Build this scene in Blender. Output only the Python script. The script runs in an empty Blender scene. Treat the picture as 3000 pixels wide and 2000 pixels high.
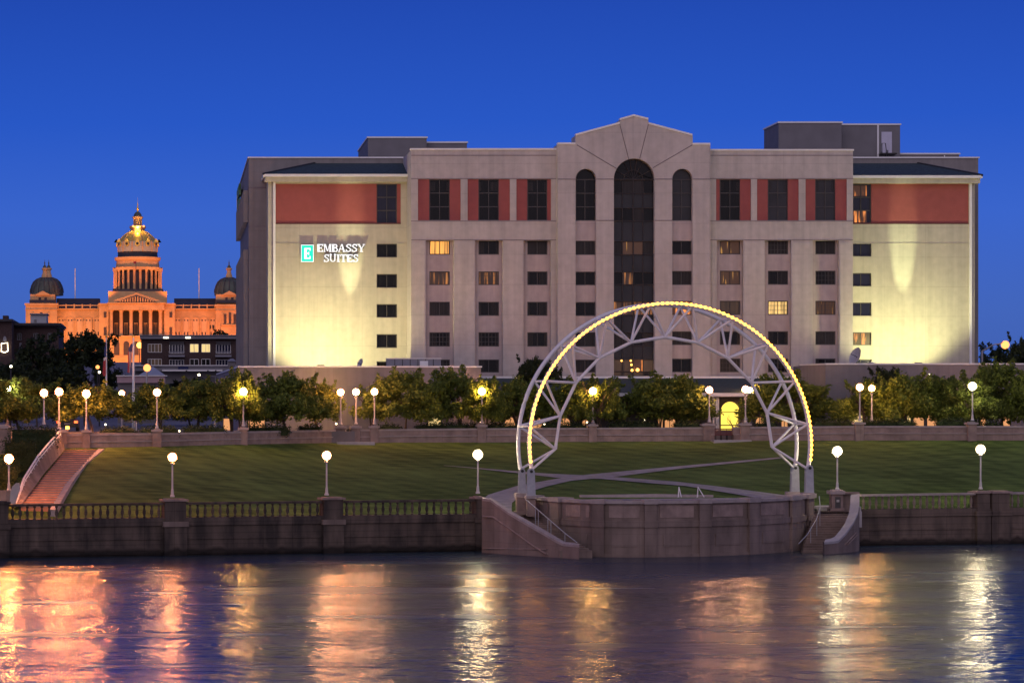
import bpy, math, random
from math import sin, cos, pi, radians, sqrt
from mathutils import Vector, Matrix
random.seed(11)

# ------------------------------------------------------------------ camera, sky, light
SC = bpy.context.scene
COL = SC.collection
F, CX, CY, CZ = 7900.0, 510.0, 1200.0, 10.25      # focal length and axis in photo pixels, eye height over the water
cam_d = bpy.data.cameras.new("camera"); cam = bpy.data.objects.new("camera", cam_d); COL.objects.link(cam)
cam_d.sensor_width = 36.0; cam_d.lens = 36.0 * F / 3000.0
cam_d.shift_x = (1500 - CX) / 3000.0; cam_d.shift_y = (CY - 1000) / 3000.0
cam_d.clip_start = 1.0; cam_d.clip_end = 9000.0
cam.location = (0, 0, CZ); cam.rotation_euler = (radians(90), 0, 0)
SC.camera = cam
SC.view_settings.view_transform = 'Standard'; SC.view_settings.look = 'None'
SC.view_settings.exposure = 0.0; SC.view_settings.gamma = 1.0
SC.cycles.max_bounces = 5; SC.cycles.diffuse_bounces = 2; SC.cycles.glossy_bounces = 3
SC.cycles.transparent_max_bounces = 6; SC.cycles.sample_clamp_indirect = 4.0
SC.cycles.caustics_reflective = False; SC.cycles.caustics_refractive = False

world = bpy.data.worlds.new("World"); SC.world = world; world.use_nodes = True
wn = world.node_tree.nodes; wl = world.node_tree.links
for n in list(wn): wn.remove(n)
w_out = wn.new('ShaderNodeOutputWorld'); w_bg = wn.new('ShaderNodeBackground')
w_tc = wn.new('ShaderNodeTexCoord'); w_sep = wn.new('ShaderNodeSeparateXYZ')
w_ramp = wn.new('ShaderNodeValToRGB'); w_sky = wn.new('ShaderNodeTexSky')
w_sky.sky_type = 'NISHITA'; w_sky.sun_disc = False
w_sky.sun_elevation = radians(1.0); w_sky.sun_rotation = radians(200)
el = w_ramp.color_ramp.elements
stops = [(0.0, (.052, .110, .40)), (.035, (.050, .130, .50)), (.070, (.036, .126, .60)), (.105, (.015, .092, .56)),
         (.150, (.0095, .062, .44)), (.40, (.012, .05, .30)), (1.0, (.02, .05, .22))]
el[0].position = 0.0; el[0].color = (*stops[0][1], 1); el[1].position = 1.0; el[1].color = (*stops[-1][1], 1)
for p_, c_ in stops[1:-1]:
    e_ = el.new(p_); e_.color = (*c_, 1)
w_mr = wn.new('ShaderNodeMapRange'); w_mr.inputs['From Min'].default_value = .25; w_mr.inputs['From Max'].default_value = -.95
w_mr.interpolation_type = 'SMOOTHSTEP'
w_mix = wn.new('ShaderNodeMix'); w_mix.data_type = 'RGBA'
w_mix.inputs[7].default_value = (.54, .47, .60, 1)          # afterglow in the west, behind the camera
w_add = wn.new('ShaderNodeMix'); w_add.data_type = 'RGBA'; w_add.blend_type = 'ADD'; w_add.inputs[0].default_value = .004
wl.new(w_tc.outputs['Generated'], w_sep.inputs[0])
wl.new(w_sep.outputs['Z'], w_ramp.inputs[0]); wl.new(w_sep.outputs['Y'], w_mr.inputs[0])
wl.new(w_mr.outputs[0], w_mix.inputs[0]); wl.new(w_ramp.outputs[0], w_mix.inputs[6])
wl.new(w_mix.outputs[2], w_add.inputs[6]); wl.new(w_sky.outputs[0], w_add.inputs[7])
wl.new(w_add.outputs[2], w_bg.inputs[0]); wl.new(w_bg.outputs[0], w_out.inputs[0])
w_bg.inputs[1].default_value = 1.0

sun_d = bpy.data.lights.new("afterglow", 'SUN'); sun_d.energy = .3; sun_d.angle = radians(40); sun_d.color = (1, .78, .80)
sun = bpy.data.objects.new("afterglow", sun_d); COL.objects.link(sun)
sun.rotation_euler = Vector((.35, 1.0, -.38)).to_track_quat('-Z', 'Y').to_euler()

# ------------------------------------------------------------------ measuring
def X(px, Y): return (px - CX) / F * Y
def Z(py, Y): return CZ - (py - CY) / F * Y
def P(px, py, Y): return Vector((X(px, Y), Y, Z(py, Y)))
def lerp(a, b, t): return a + (b - a) * t
def knots(ks):
    def fn(x):
        if x <= ks[0][0]: return ks[0][1]
        for (a, va), (b, vb) in zip(ks, ks[1:]):
            if x <= b: return lerp(va, vb, (x - a) / (b - a))
        return ks[-1][1]
    return fn

# ------------------------------------------------------------------ materials
def mat(name, col, rough=.7, var=.12, scale=2.0, bump=0.0, metal=0.0, emit=None, es=1.0, spec=.4, stretch=(1, 1, 1), coords='Position', bscale=None, var2=0, joints=None):
    m = bpy.data.materials.new(name); m.use_nodes = True
    nt = m.node_tree; N = nt.nodes; L = nt.links; b = N['Principled BSDF']
    b.inputs['Roughness'].default_value = rough; b.inputs['Metallic'].default_value = metal
    b.inputs['Specular IOR Level'].default_value = spec
    g = N.new('ShaderNodeNewGeometry') if coords == 'Position' else N.new('ShaderNodeTexCoord')
    src = g.outputs['Position'] if coords == 'Position' else g.outputs['Object']
    mp = N.new('ShaderNodeMapping'); mp.inputs['Scale'].default_value = stretch; L.new(src, mp.inputs[0])
    nz = N.new('ShaderNodeTexNoise'); nz.inputs['Scale'].default_value = scale; nz.inputs['Detail'].default_value = 5
    L.new(mp.outputs[0], nz.inputs['Vector'])
    r = N.new('ShaderNodeValToRGB')
    r.color_ramp.elements[0].position = .3; r.color_ramp.elements[1].position = .7
    r.color_ramp.elements[0].color = (*[c * (1 - var) for c in col], 1)
    r.color_ramp.elements[1].color = (*[min(1, c * (1 + var)) for c in col], 1)
    L.new(nz.outputs[0], r.inputs[0]); L.new(r.outputs[0], b.inputs['Base Color'])
    if var2:
        n2 = N.new('ShaderNodeTexNoise'); n2.inputs['Scale'].default_value = scale * .13; n2.inputs['Detail'].default_value = 3
        L.new(mp.outputs[0], n2.inputs['Vector'])
        mr = N.new('ShaderNodeMapRange'); mr.inputs[1].default_value = .3; mr.inputs[2].default_value = .7
        mr.inputs[3].default_value = 1 - var2; mr.inputs[4].default_value = 1 + var2; L.new(n2.outputs[0], mr.inputs[0])
        mx = N.new('ShaderNodeMix'); mx.data_type = 'RGBA'; mx.blend_type = 'MULTIPLY'; mx.inputs[0].default_value = 1
        L.new(r.outputs[0], mx.inputs[6]); L.new(mr.outputs[0], mx.inputs[7]); L.new(mx.outputs[2], b.inputs['Base Color'])
    if joints:
        sp = N.new('ShaderNodeSeparateXYZ'); L.new(src, sp.inputs[0]); last = None
        for ax, st, off in (('X', joints[0], 0.0), ('Z', joints[1], joints[2])):
            a_ = N.new('ShaderNodeMath'); a_.operation = 'MULTIPLY_ADD'; a_.inputs[1].default_value = 1 / st; a_.inputs[2].default_value = off; L.new(sp.outputs[ax], a_.inputs[0])
            f_ = N.new('ShaderNodeMath'); f_.operation = 'FRACT'; L.new(a_.outputs[0], f_.inputs[0])
            l_ = N.new('ShaderNodeMath'); l_.operation = 'LESS_THAN'; l_.inputs[1].default_value = .055 / st; L.new(f_.outputs[0], l_.inputs[0])
            if last:
                mx_ = N.new('ShaderNodeMath'); mx_.operation = 'MAXIMUM'; L.new(last, mx_.inputs[0]); L.new(l_.outputs[0], mx_.inputs[1]); last = mx_.outputs[0]
            else: last = l_.outputs[0]
        # rain streaks: tall thin noise
        ms = N.new('ShaderNodeMapping'); ms.inputs['Scale'].default_value = (2.2, 2.2, .10); L.new(src, ms.inputs[0])
        ns = N.new('ShaderNodeTexNoise'); ns.inputs['Scale'].default_value = 1.0; ns.inputs['Detail'].default_value = 4; L.new(ms.outputs[0], ns.inputs['Vector'])
        rs = N.new('ShaderNodeMapRange'); rs.inputs[1].default_value = .35; rs.inputs[2].default_value = .7; rs.inputs[3].default_value = 1.05; rs.inputs[4].default_value = .90; L.new(ns.outputs[0], rs.inputs[0])
        jm = N.new('ShaderNodeMath'); jm.operation = 'MULTIPLY_ADD'; jm.inputs[1].default_value = -.13; L.new(last, jm.inputs[0]); L.new(rs.outputs[0], jm.inputs[2])
        prev_ = b.inputs['Base Color'].links[0].from_socket
        mj = N.new('ShaderNodeMix'); mj.data_type = 'RGBA'; mj.blend_type = 'MULTIPLY'; mj.inputs[0].default_value = 1
        L.new(prev_, mj.inputs[6]); L.new(jm.outputs[0], mj.inputs[7]); L.new(mj.outputs[2], b.inputs['Base Color'])
    if bump:
        nb = N.new('ShaderNodeTexNoise'); nb.inputs['Scale'].default_value = bscale or scale * 6; nb.inputs['Detail'].default_value = 4
        L.new(mp.outputs[0], nb.inputs['Vector'])
        bp = N.new('ShaderNodeBump'); bp.inputs['Strength'].default_value = bump; bp.inputs['Distance'].default_value = .05
        L.new(nb.outputs[0], bp.inputs['Height']); L.new(bp.outputs[0], b.inputs['Normal'])
    if emit:
        b.inputs['Emission Color'].default_value = (*emit, 1); b.inputs['Emission Strength'].default_value = es
    return m

M = {}
M['stucco'] = mat('pale stucco', (.47, .43, .41), .85, .07, 1.6, .25, var2=.07, joints=(7.4, 2.93, .36))
M['stucco_in'] = mat('mauve stucco panel', (.43, .365, .36), .85, .07, 1.6, .25, var2=.06, joints=(50, 2.93, .36))
M['stucco_wing'] = mat('cream stucco', (.46, .43, .36), .85, .06, 1.6, .2, var2=.05, joints=(6.2, 2.93, .36))
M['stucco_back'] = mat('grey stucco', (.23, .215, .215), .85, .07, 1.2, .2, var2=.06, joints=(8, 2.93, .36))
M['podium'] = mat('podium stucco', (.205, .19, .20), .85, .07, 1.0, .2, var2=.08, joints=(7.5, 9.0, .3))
M['red'] = mat('brick red stucco', (.30, .078, .074), .8, .07, 1.3, .2)
M['joint'] = mat('stucco joint', (.20, .17, .19), .9)
M['redline'] = mat('dark red trim', (.10, .03, .04), .8)
M['cap'] = mat('white metal coping', (.75, .75, .76), .5, .04)
M['white'] = mat('white painted metal', (.72, .72, .73), .45, .05)
M['shingle'] = mat('dark green shingles', (.035, .055, .062), .85, .3, 3.0, .5, stretch=(1, 1, 4))
M['pent'] = mat('grey penthouse cladding', (.165, .16, .175), .8, .08, .8, .1)
M['frame'] = mat('dark bronze window frame', (.055, .05, .052), .5, .1)
M['door'] = mat('pale door', (.5, .5, .62), .6, .05)
M['stone'] = mat('pinkish stone', (.265, .192, .168), .85, .22, 1.4, .5, var2=.15, joints=(2.4, 40, .1))
M['stone_cap'] = mat('pale stone coping', (.33, .275, .265), .85, .15, 2.0, .3)
M['bastion'] = mat('weathered pink stone', (.20, .148, .127), .85, .30, .8, .6, stretch=(1, 1, .35), var2=.22, joints=(1.9, .8, 0))
M['concrete'] = mat('pale concrete', (.36, .33, .34), .8, .1, 2.0, .2)
M['path'] = mat('concrete path', (.29, .26, .245), .9, .2, 1.0, .2, var2=.1)
M['step'] = mat('lamplight-tinted stone step', (.42, .195, .12), .85, .25, 2.0, .2)  # pinkish stone with the orange of the lamplight put into its colour
M['steel'] = mat('pale painted steel', (.74, .71, .71), .42, .06, 2.0, .05, spec=.5)
M['leg'] = mat('galvanised steel', (.34, .35, .39), .5, .1, 3.0, .05, spec=.5)
M['dark'] = mat('black metal', (.02, .02, .022), .5, .1)
M['pavement'] = mat('paving', (.16, .145, .145), .9, .15, .6, .2)
M['brick'] = mat('dark brick', (.055, .034, .034), .9, .3, 5.0, .4)
M['greyband'] = mat('grey parapet band', (.22, .22, .26), .8, .08)
M['bark'] = mat('bark', (.09, .065, .05), .9, .3, 6.0, .6, coords='Object')
M['pole'] = mat('grey lamp pole', (.42, .40, .42), .45, .06, 3.0, coords='Object')
M['plaque'] = mat('bronze plaque', (.06, .055, .055), .5)
M['plaquemark'] = mat('plaque lettering', (.4, .38, .36), .5)
M['tent'] = mat('pale canvas', (.36, .38, .43), .8, .05)
M['tentwall'] = mat('pink canvas', (.42, .30, .34), .8, .05)
M['flagred'] = mat('red flag cloth', (.30, .03, .04), .8)
M['flagblue'] = mat('navy flag cloth', (.03, .04, .14), .8)
M['flagwhite'] = mat('white flag cloth', (.5, .5, .52), .8)
M['carpaint'] = mat('dark car paint', (.05, .05, .06), .25, spec=.6)
M['rubber'] = mat('rubber', (.02, .02, .02), .8)
M['chair'] = mat('dark red seat', (.12, .02, .02), .6)
M['cap_stone'] = mat('sandstone', (.58, .35, .17), .85, .16, .25, .1, var2=.08)
M['cap_panel'] = mat('pale stone infill', (.66, .44, .26), .85, .05, .5)
M['cap_dark'] = mat('dark slate roof', (.035, .033, .042), .7, .2, .3)
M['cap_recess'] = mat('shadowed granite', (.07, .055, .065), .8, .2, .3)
M['cap_green'] = mat('ribbed copper dome', (.075, .085, .07), .6, .4, .5, stretch=(1, 1, .1))
M['gold'] = mat('gold leaf', (.95, .62, .12), .35, .06, .4, metal=.6)
M['drumpanel'] = mat('pale gilded panel', (.42, .42, .33), .6, .1, .4)
M['glass'] = mat('dark window glass', (.005, .005, .006), .12, .5, .9, spec=.22, stretch=(3, 1, .3))
M['glass_blue'] = mat('blue window glass', (.012, .013, .035), .12, .3, .9, spec=.3, stretch=(3, 1, .3))
M['glass_grey'] = mat('grey spandrel glass', (.02, .02, .025), .25, .4, .5, spec=.35)
M['curtain'] = mat('drawn curtain behind glass', (.022, .019, .02), .35, .5, 1.0, spec=.25, stretch=(9, 1, .4))

def emitter(name, col, s):
    m = bpy.data.materials.new(name); m.use_nodes = True
    N = m.node_tree.nodes; b = N['Principled BSDF']
    b.inputs['Base Color'].default_value = (*[c * .15 for c in col], 1); b.inputs['Roughness'].default_value = .8
    b.inputs['Emission Color'].default_value = (*col, 1); b.inputs['Emission Strength'].default_value = s
    return m
def curtain_lit(name, col, s, stripes=6.0, fill=.45, seed=0.0):
    """A lit room seen through curtains: warm light broken by vertical folds and dark gaps."""
    m = bpy.data.materials.new(name); m.use_nodes = True
    nt = m.node_tree; N = nt.nodes; L = nt.links; b = N['Principled BSDF']
    b.inputs['Base Color'].default_value = (.05, .04, .03, 1); b.inputs['Roughness'].default_value = .3
    g = N.new('ShaderNodeNewGeometry'); mp = N.new('ShaderNodeMapping')
    mp.inputs['Scale'].default_value = (stripes, 1, .35); mp.inputs['Location'].default_value = (seed, seed * .3, seed * .7)
    L.new(g.outputs['Position'], mp.inputs[0])
    nz = N.new('ShaderNodeTexNoise'); nz.inputs['Scale'].default_value = 1.0; nz.inputs['Detail'].default_value = 3
    L.new(mp.outputs[0], nz.inputs['Vector'])
    r = N.new('ShaderNodeValToRGB'); e = r.color_ramp.elements
    e[0].position = max(.05, .62 - fill * .5); e[0].color = (col[0] * .02, col[1] * .012, col[2] * .01, 1)
    e[1].position = min(.95, .80 - fill * .3); e[1].color = (*col, 1)
    L.new(nz.outputs[0], r.inputs[0]); L.new(r.outputs[0], b.inputs['Emission Color'])
    b.inputs['Emission Strength'].default_value = s
    return m
M['lit_orange'] = curtain_lit('lit room orange', (1, .42, .08), 1.3, 5, .75, 3)
M['lit_dim'] = curtain_lit('lit room dim', (1, .36, .08), .6, 6, .22, 8)
M['lit_stripe'] = curtain_lit('lit gap in curtains', (1, .50, .10), 1.8, 5, .02, 21)
M['lit_full'] = curtain_lit('lit room yellow', (1, .62, .20), 1.2, 2.5, 1.0, 5)
M['lit_red'] = curtain_lit('lit room ember', (1, .30, .06), 1.8, 3.0, .22, 14)
M['lit_faint'] = curtain_lit('faint lit room', (.8, .38, .15), .05, 3, .6, 30)
M['lit_cream'] = curtain_lit('lit cream blinds', (1, .72, .28), 1.0, 3, 1.1, 2)
M['entry'] = curtain_lit('bright yellow lobby glass', (1, .72, .10), 1.5, .8, 1.4, 1)
M['arcade'] = emitter('warm arcade light', (1, .45, .18), .75)
M['letters'] = emitter('white lit letter face', (1, .98, 1), 1.05)
M['logo'] = emitter('teal lit panel', (.0, .85, .62), 1.0)
M['logo_off'] = mat('green sign side', (.10, .22, .12), .5)
M['globe_warm'] = emitter('warm lamp globe', (1, .44, .20), 340)
M['globe_white'] = emitter('white lamp globe', (1, .84, .52), 310)
M['globe_yellow'] = emitter('yellow lamp globe', (1, .50, .13), 560)
M['globe_orange'] = emitter('orange lamp globe', (1, .33, .10), 560)
M['globe_deep'] = emitter('deep orange lamp globe', (1, .31, .085), 1300)
M['globe_far'] = emitter('distant lamp globe', (1, .33, .09), 2.6)
def halo(name, col):  # emissive see-through shell that adds a warm halo rim round a lamp
    m = bpy.data.materials.new(name); m.use_nodes = True
    nt = m.node_tree; N = nt.nodes; L = nt.links; b = N['Principled BSDF']; out = N['Material Output']
    b.inputs['Base Color'].default_value = (.02, .02, .02, 1); b.inputs['Roughness'].default_value = .9; b.inputs['Specular IOR Level'].default_value = 0
    b.inputs['Emission Color'].default_value = (*col, 1); b.inputs['Emission Strength'].default_value = 1.5
    tr = N.new('ShaderNodeBsdfTransparent'); mx = N.new('ShaderNodeMixShader'); mx.inputs[0].default_value = .5
    L.new(tr.outputs[0], mx.inputs[1]); L.new(b.outputs[0], mx.inputs[2]); L.new(mx.outputs[0], out.inputs[0]); return m
M['shell_warm'] = halo('peach frosted globe', (1, .42, .18)); M['shell_white'] = halo('cream frosted globe', (1, .80, .42)); M['shell_yellow'] = halo('amber frosted globe', (1, .58, .12))
M['shell_orange'] = halo('orange frosted globe', (1, .34, .10)); M['shell_deep'] = M['shell_orange']
M['bulb'] = emitter('small warm bulb', (1, .36, .030), 12)
M['spot_small'] = emitter('small white light', (1, .85, .55), 8)
M['tail'] = emitter('red tail light', (1, .12, .03), 4)
M['signred'] = emitter('red signal light', (1, .05, .03), 3)
M['amber'] = emitter('amber car light', (1, .45, .08), 5)

# foliage: leaves pass some light
def leafmat(name, a, b_, tr=.35):
    m = bpy.data.materials.new(name); m.use_nodes = True
    nt = m.node_tree; N = nt.nodes; L = nt.links; b = N['Principled BSDF']; out = N['Material Output']
    g = N.new('ShaderNodeNewGeometry'); r = N.new('ShaderNodeValToRGB')
    r.color_ramp.elements[0].color = (*a, 1); r.color_ramp.elements[1].color = (*b_, 1)
    nz = N.new('ShaderNodeTexNoise'); nz.inputs['Scale'].default_value = 1.1
    L.new(g.outputs['Position'], nz.inputs['Vector'])
    ma = N.new('ShaderNodeMath'); ma.operation = 'MULTIPLY_ADD'; ma.inputs[1].default_value = .55
    L.new(g.outputs['Random Per Island'], ma.inputs[0])
    mb = N.new('ShaderNodeMath'); mb.operation = 'MULTIPLY_ADD'; mb.inputs[1].default_value = 1.6; mb.inputs[2].default_value = -.55
    L.new(nz.outputs[0], mb.inputs[0]); L.new(mb.outputs[0], ma.inputs[2])
    L.new(ma.outputs[0], r.inputs[0]); L.new(r.outputs[0], b.inputs['Base Color'])
    b.inputs['Roughness'].default_value = .6; b.inputs['Specular IOR Level'].default_value = .25
    t = N.new('ShaderNodeBsdfTranslucent'); L.new(r.outputs[0], t.inputs[0])
    mx = N.new('ShaderNodeMixShader'); mx.inputs[0].default_value = tr
    L.new(b.outputs[0], mx.inputs[1]); L.new(t.outputs[0], mx.inputs[2]); L.new(mx.outputs[0], out.inputs[0])
    return m
M['leaf'] = leafmat('honey locust leaves', (.050, .080, .016), (.23, .28, .050), .45)
M['leaf_dark'] = leafmat('dark tree leaves', (.013, .020, .009), (.045, .062, .022), .25)
M['hedge'] = leafmat('clipped hedge leaves', (.013, .025, .008), (.045, .070, .022), .2)

# lawn with mowing bands
def lawnmat():
    m = bpy.data.materials.new('mown grass'); m.use_nodes = True
    nt = m.node_tree; N = nt.nodes; L = nt.links; b = N['Principled BSDF']
    g = N.new('ShaderNodeNewGeometry')
    mp = N.new('ShaderNodeMapping'); mp.inputs['Rotation'].default_value = (0, 0, radians(-28)); L.new(g.outputs['Position'], mp.inputs[0])
    wv = N.new('ShaderNodeTexWave'); wv.inputs['Scale'].default_value = .16; wv.inputs['Distortion'].default_value = 1.2
    wv.inputs['Detail'].default_value = 2; wv.inputs['Detail Scale'].default_value = .6; L.new(mp.outputs[0], wv.inputs['Vector'])
    m2 = N.new('ShaderNodeMapping'); m2.inputs['Scale'].default_value = (.35, 1.4, 1); L.new(g.outputs['Position'], m2.inputs[0])
    nz = N.new('ShaderNodeTexNoise'); nz.inputs['Scale'].default_value = .9; nz.inputs['Detail'].default_value = 9; nz.inputs['Roughness'].default_value = .68
    L.new(m2.outputs[0], nz.inputs['Vector'])
    ma = N.new('ShaderNodeMath'); ma.operation = 'MULTIPLY_ADD'; ma.inputs[1].default_value = .10; L.new(wv.outputs[1], ma.inputs[0]); L.new(nz.outputs[0], ma.inputs[2])
    r = N.new('ShaderNodeValToRGB'); e = r.color_ramp.elements
    e[0].position = .36; e[0].color = (.044, .070, .016, 1); e[1].position = .86; e[1].color = (.145, .205, .052, 1)
    n4 = N.new('ShaderNodeTexNoise'); n4.inputs['Scale'].default_value = .11; n4.inputs['Detail'].default_value = 4; n4.inputs['Roughness'].default_value = .6; L.new(g.outputs['Position'], n4.inputs['Vector'])
    m4 = N.new('ShaderNodeMapRange'); m4.inputs[1].default_value = .3; m4.inputs[2].default_value = .7; m4.inputs[3].default_value = -.14; m4.inputs[4].default_value = .14; L.new(n4.outputs[0], m4.inputs[0])
    a4 = N.new('ShaderNodeMath'); a4.operation = 'ADD'; L.new(ma.outputs[0], a4.inputs[0]); L.new(m4.outputs[0], a4.inputs[1])
    L.new(a4.outputs[0], r.inputs[0]); L.new(r.outputs[0], b.inputs['Base Color'])
    b.inputs['Roughness'].default_value = .95; b.inputs['Specular IOR Level'].default_value = .08
    n3 = N.new('ShaderNodeTexNoise'); n3.inputs['Scale'].default_value = 7; n3.inputs['Detail'].default_value = 5; L.new(g.outputs['Position'], n3.inputs['Vector'])
    bp = N.new('ShaderNodeBump'); bp.inputs['Strength'].default_value = .7; bp.inputs['Distance'].default_value = .12
    L.new(n3.outputs[0], bp.inputs['Height']); L.new(bp.outputs[0], b.inputs['Normal'])
    return m
M['lawn'] = lawnmat()

# river wall: dark wet-stained masonry with courses
def wallmat():
    m = bpy.data.materials.new('dark stained masonry'); m.use_nodes = True
    nt = m.node_tree; N = nt.nodes; L = nt.links; b = N['Principled BSDF']
    g = N.new('ShaderNodeNewGeometry')
    mp = N.new('ShaderNodeMapping'); mp.inputs['Scale'].default_value = (1, 1, .25); L.new(g.outputs['Position'], mp.inputs[0])
    nz = N.new('ShaderNodeTexNoise'); nz.inputs['Scale'].default_value = 1.1; nz.inputs['Detail'].default_value = 7; L.new(mp.outputs[0], nz.inputs['Vector'])
    sp = N.new('ShaderNodeSeparateXYZ'); L.new(g.outputs['Position'], sp.inputs[0])
    mr = N.new('ShaderNodeMapRange'); mr.inputs[1].default_value = 15; mr.inputs[2].default_value = 60; mr.inputs[3].default_value = -.06; mr.inputs[4].default_value = .12
    L.new(sp.outputs['X'], mr.inputs[0])
    ma = N.new('ShaderNodeMath'); ma.operation = 'ADD'; L.new(nz.outputs[0], ma.inputs[0]); L.new(mr.outputs[0], ma.inputs[1])
    r = N.new('ShaderNodeValToRGB'); e = r.color_ramp.elements
    e[0].position = .33; e[0].color = (.038, .030, .027, 1); e[1].position = .75; e[1].color = (.155, .113, .090, 1)
    L.new(ma.outputs[0], r.inputs[0]); 
    # algae and wet band just above the water, and block joints
    wz = N.new('ShaderNodeMath'); wz.operation = 'MULTIPLY_ADD'; wz.inputs[1].default_value = -.9; L.new(nz.outputs[0], wz.inputs[0]); L.new(sp.outputs['Z'], wz.inputs[2])
    wr = N.new('ShaderNodeMapRange'); wr.inputs[1].default_value = -.15; wr.inputs[2].default_value = .10; wr.inputs[3].default_value = .22; wr.inputs[4].default_value = 1.0; L.new(wz.outputs[0], wr.inputs[0])
    last = wr.outputs[0]
    for ax, st in (('X', 2.1), ('Z', .78)):
        a_ = N.new('ShaderNodeMath'); a_.operation = 'MULTIPLY'; a_.inputs[1].default_value = 1 / st; L.new(sp.outputs[ax], a_.inputs[0])
        f_ = N.new('ShaderNodeMath'); f_.operation = 'FRACT'; L.new(a_.outputs[0], f_.inputs[0])
        l_ = N.new('ShaderNodeMapRange'); l_.inputs[1].default_value = .0; l_.inputs[2].default_value = .07 / st; l_.inputs[3].default_value = .6; l_.inputs[4].default_value = 1.0; L.new(f_.outputs[0], l_.inputs[0])
        q_ = N.new('ShaderNodeMath'); q_.operation = 'MULTIPLY'; L.new(last, q_.inputs[0]); L.new(l_.outputs[0], q_.inputs[1]); last = q_.outputs[0]
    mw = N.new('ShaderNodeMix'); mw.data_type = 'RGBA'; mw.blend_type = 'MULTIPLY'; mw.inputs[0].default_value = 1
    L.new(r.outputs[0], mw.inputs[6]); L.new(last, mw.inputs[7]); L.new(mw.outputs[2], b.inputs['Base Color'])
    b.inputs['Roughness'].default_value = .75; b.inputs['Specular IOR Level'].default_value = .25
    bp = N.new('ShaderNodeBump'); bp.inputs['Strength'].default_value = .5; bp.inputs['Distance'].default_value = .08
    L.new(nz.outputs[0], bp.inputs['Height']); L.new(bp.outputs[0], b.inputs['Normal'])
    return m
M['rwall'] = wallmat()

def watermat():
    m = bpy.data.materials.new('river water'); m.use_nodes = True
    nt = m.node_tree; N = nt.nodes; L = nt.links; b = N['Principled BSDF']
    b.inputs['Base Color'].default_value = (.014, .032, .055, 1); b.inputs['Roughness'].default_value = .27
    b.inputs['IOR'].default_value = 1.33; b.inputs['Specular IOR Level'].default_value = .5
    g = N.new('ShaderNodeNewGeometry')
    m1 = N.new('ShaderNodeMapping'); m1.inputs['Scale'].default_value = (.80, .75, 1); m1.inputs['Rotation'].default_value = (0, 0, radians(4)); L.new(g.outputs['Position'], m1.inputs[0])
    n1 = N.new('ShaderNodeTexNoise'); n1.inputs['Scale'].default_value = 1.0; n1.inputs['Detail'].default_value = 2; n1.inputs['Roughness'].default_value = .5
    L.new(m1.outputs[0], n1.inputs['Vector'])
    m2 = N.new('ShaderNodeMapping'); m2.inputs['Scale'].default_value = (.03, .16, 1); m2.inputs['Rotation'].default_value = (0, 0, radians(6)); L.new(g.outputs['Position'], m2.inputs[0])
    n2 = N.new('ShaderNodeTexNoise'); n2.inputs['Scale'].default_value = 1.0; n2.inputs['Detail'].default_value = 3; L.new(m2.outputs[0], n2.inputs['Vector'])
    b1 = N.new('ShaderNodeBump'); b1.inputs['Strength'].default_value = 1.0; b1.inputs['Distance'].default_value = .13; L.new(n1.outputs[0], b1.inputs['Height'])
    b2 = N.new('ShaderNodeBump'); b2.inputs['Strength'].default_value = .6; b2.inputs['Distance'].default_value = .3; L.new(n2.outputs[0], b2.inputs['Height'])
    m3 = N.new('ShaderNodeMapping'); m3.inputs['Scale'].default_value = (.20, .42, 1); m3.inputs['Rotation'].default_value = (0, 0, radians(-5)); L.new(g.outputs['Position'], m3.inputs[0])
    n3 = N.new('ShaderNodeTexNoise'); n3.inputs['Scale'].default_value = 1.0; n3.inputs['Detail'].default_value = 2; n3.inputs['Roughness'].default_value = .45; L.new(m3.outputs[0], n3.inputs['Vector'])
    b3 = N.new('ShaderNodeBump'); b3.inputs['Strength'].default_value = 1.0; b3.inputs['Distance'].default_value = .06; L.new(n3.outputs[0], b3.inputs['Height'])
    L.new(b1.outputs[0], b3.inputs['Normal']); L.new(b3.outputs[0], b2.inputs['Normal']); L.new(b2.outputs[0], b.inputs['Normal'])
    mr = N.new('ShaderNodeMapRange'); mr.inputs[1].default_value = .35; mr.inputs[2].default_value = .65; mr.inputs[3].default_value = .19; mr.inputs[4].default_value = .28
    L.new(n2.outputs[0], mr.inputs[0]); L.new(mr.outputs[0], b.inputs['Roughness'])
    return m
M['water'] = watermat()

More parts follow.
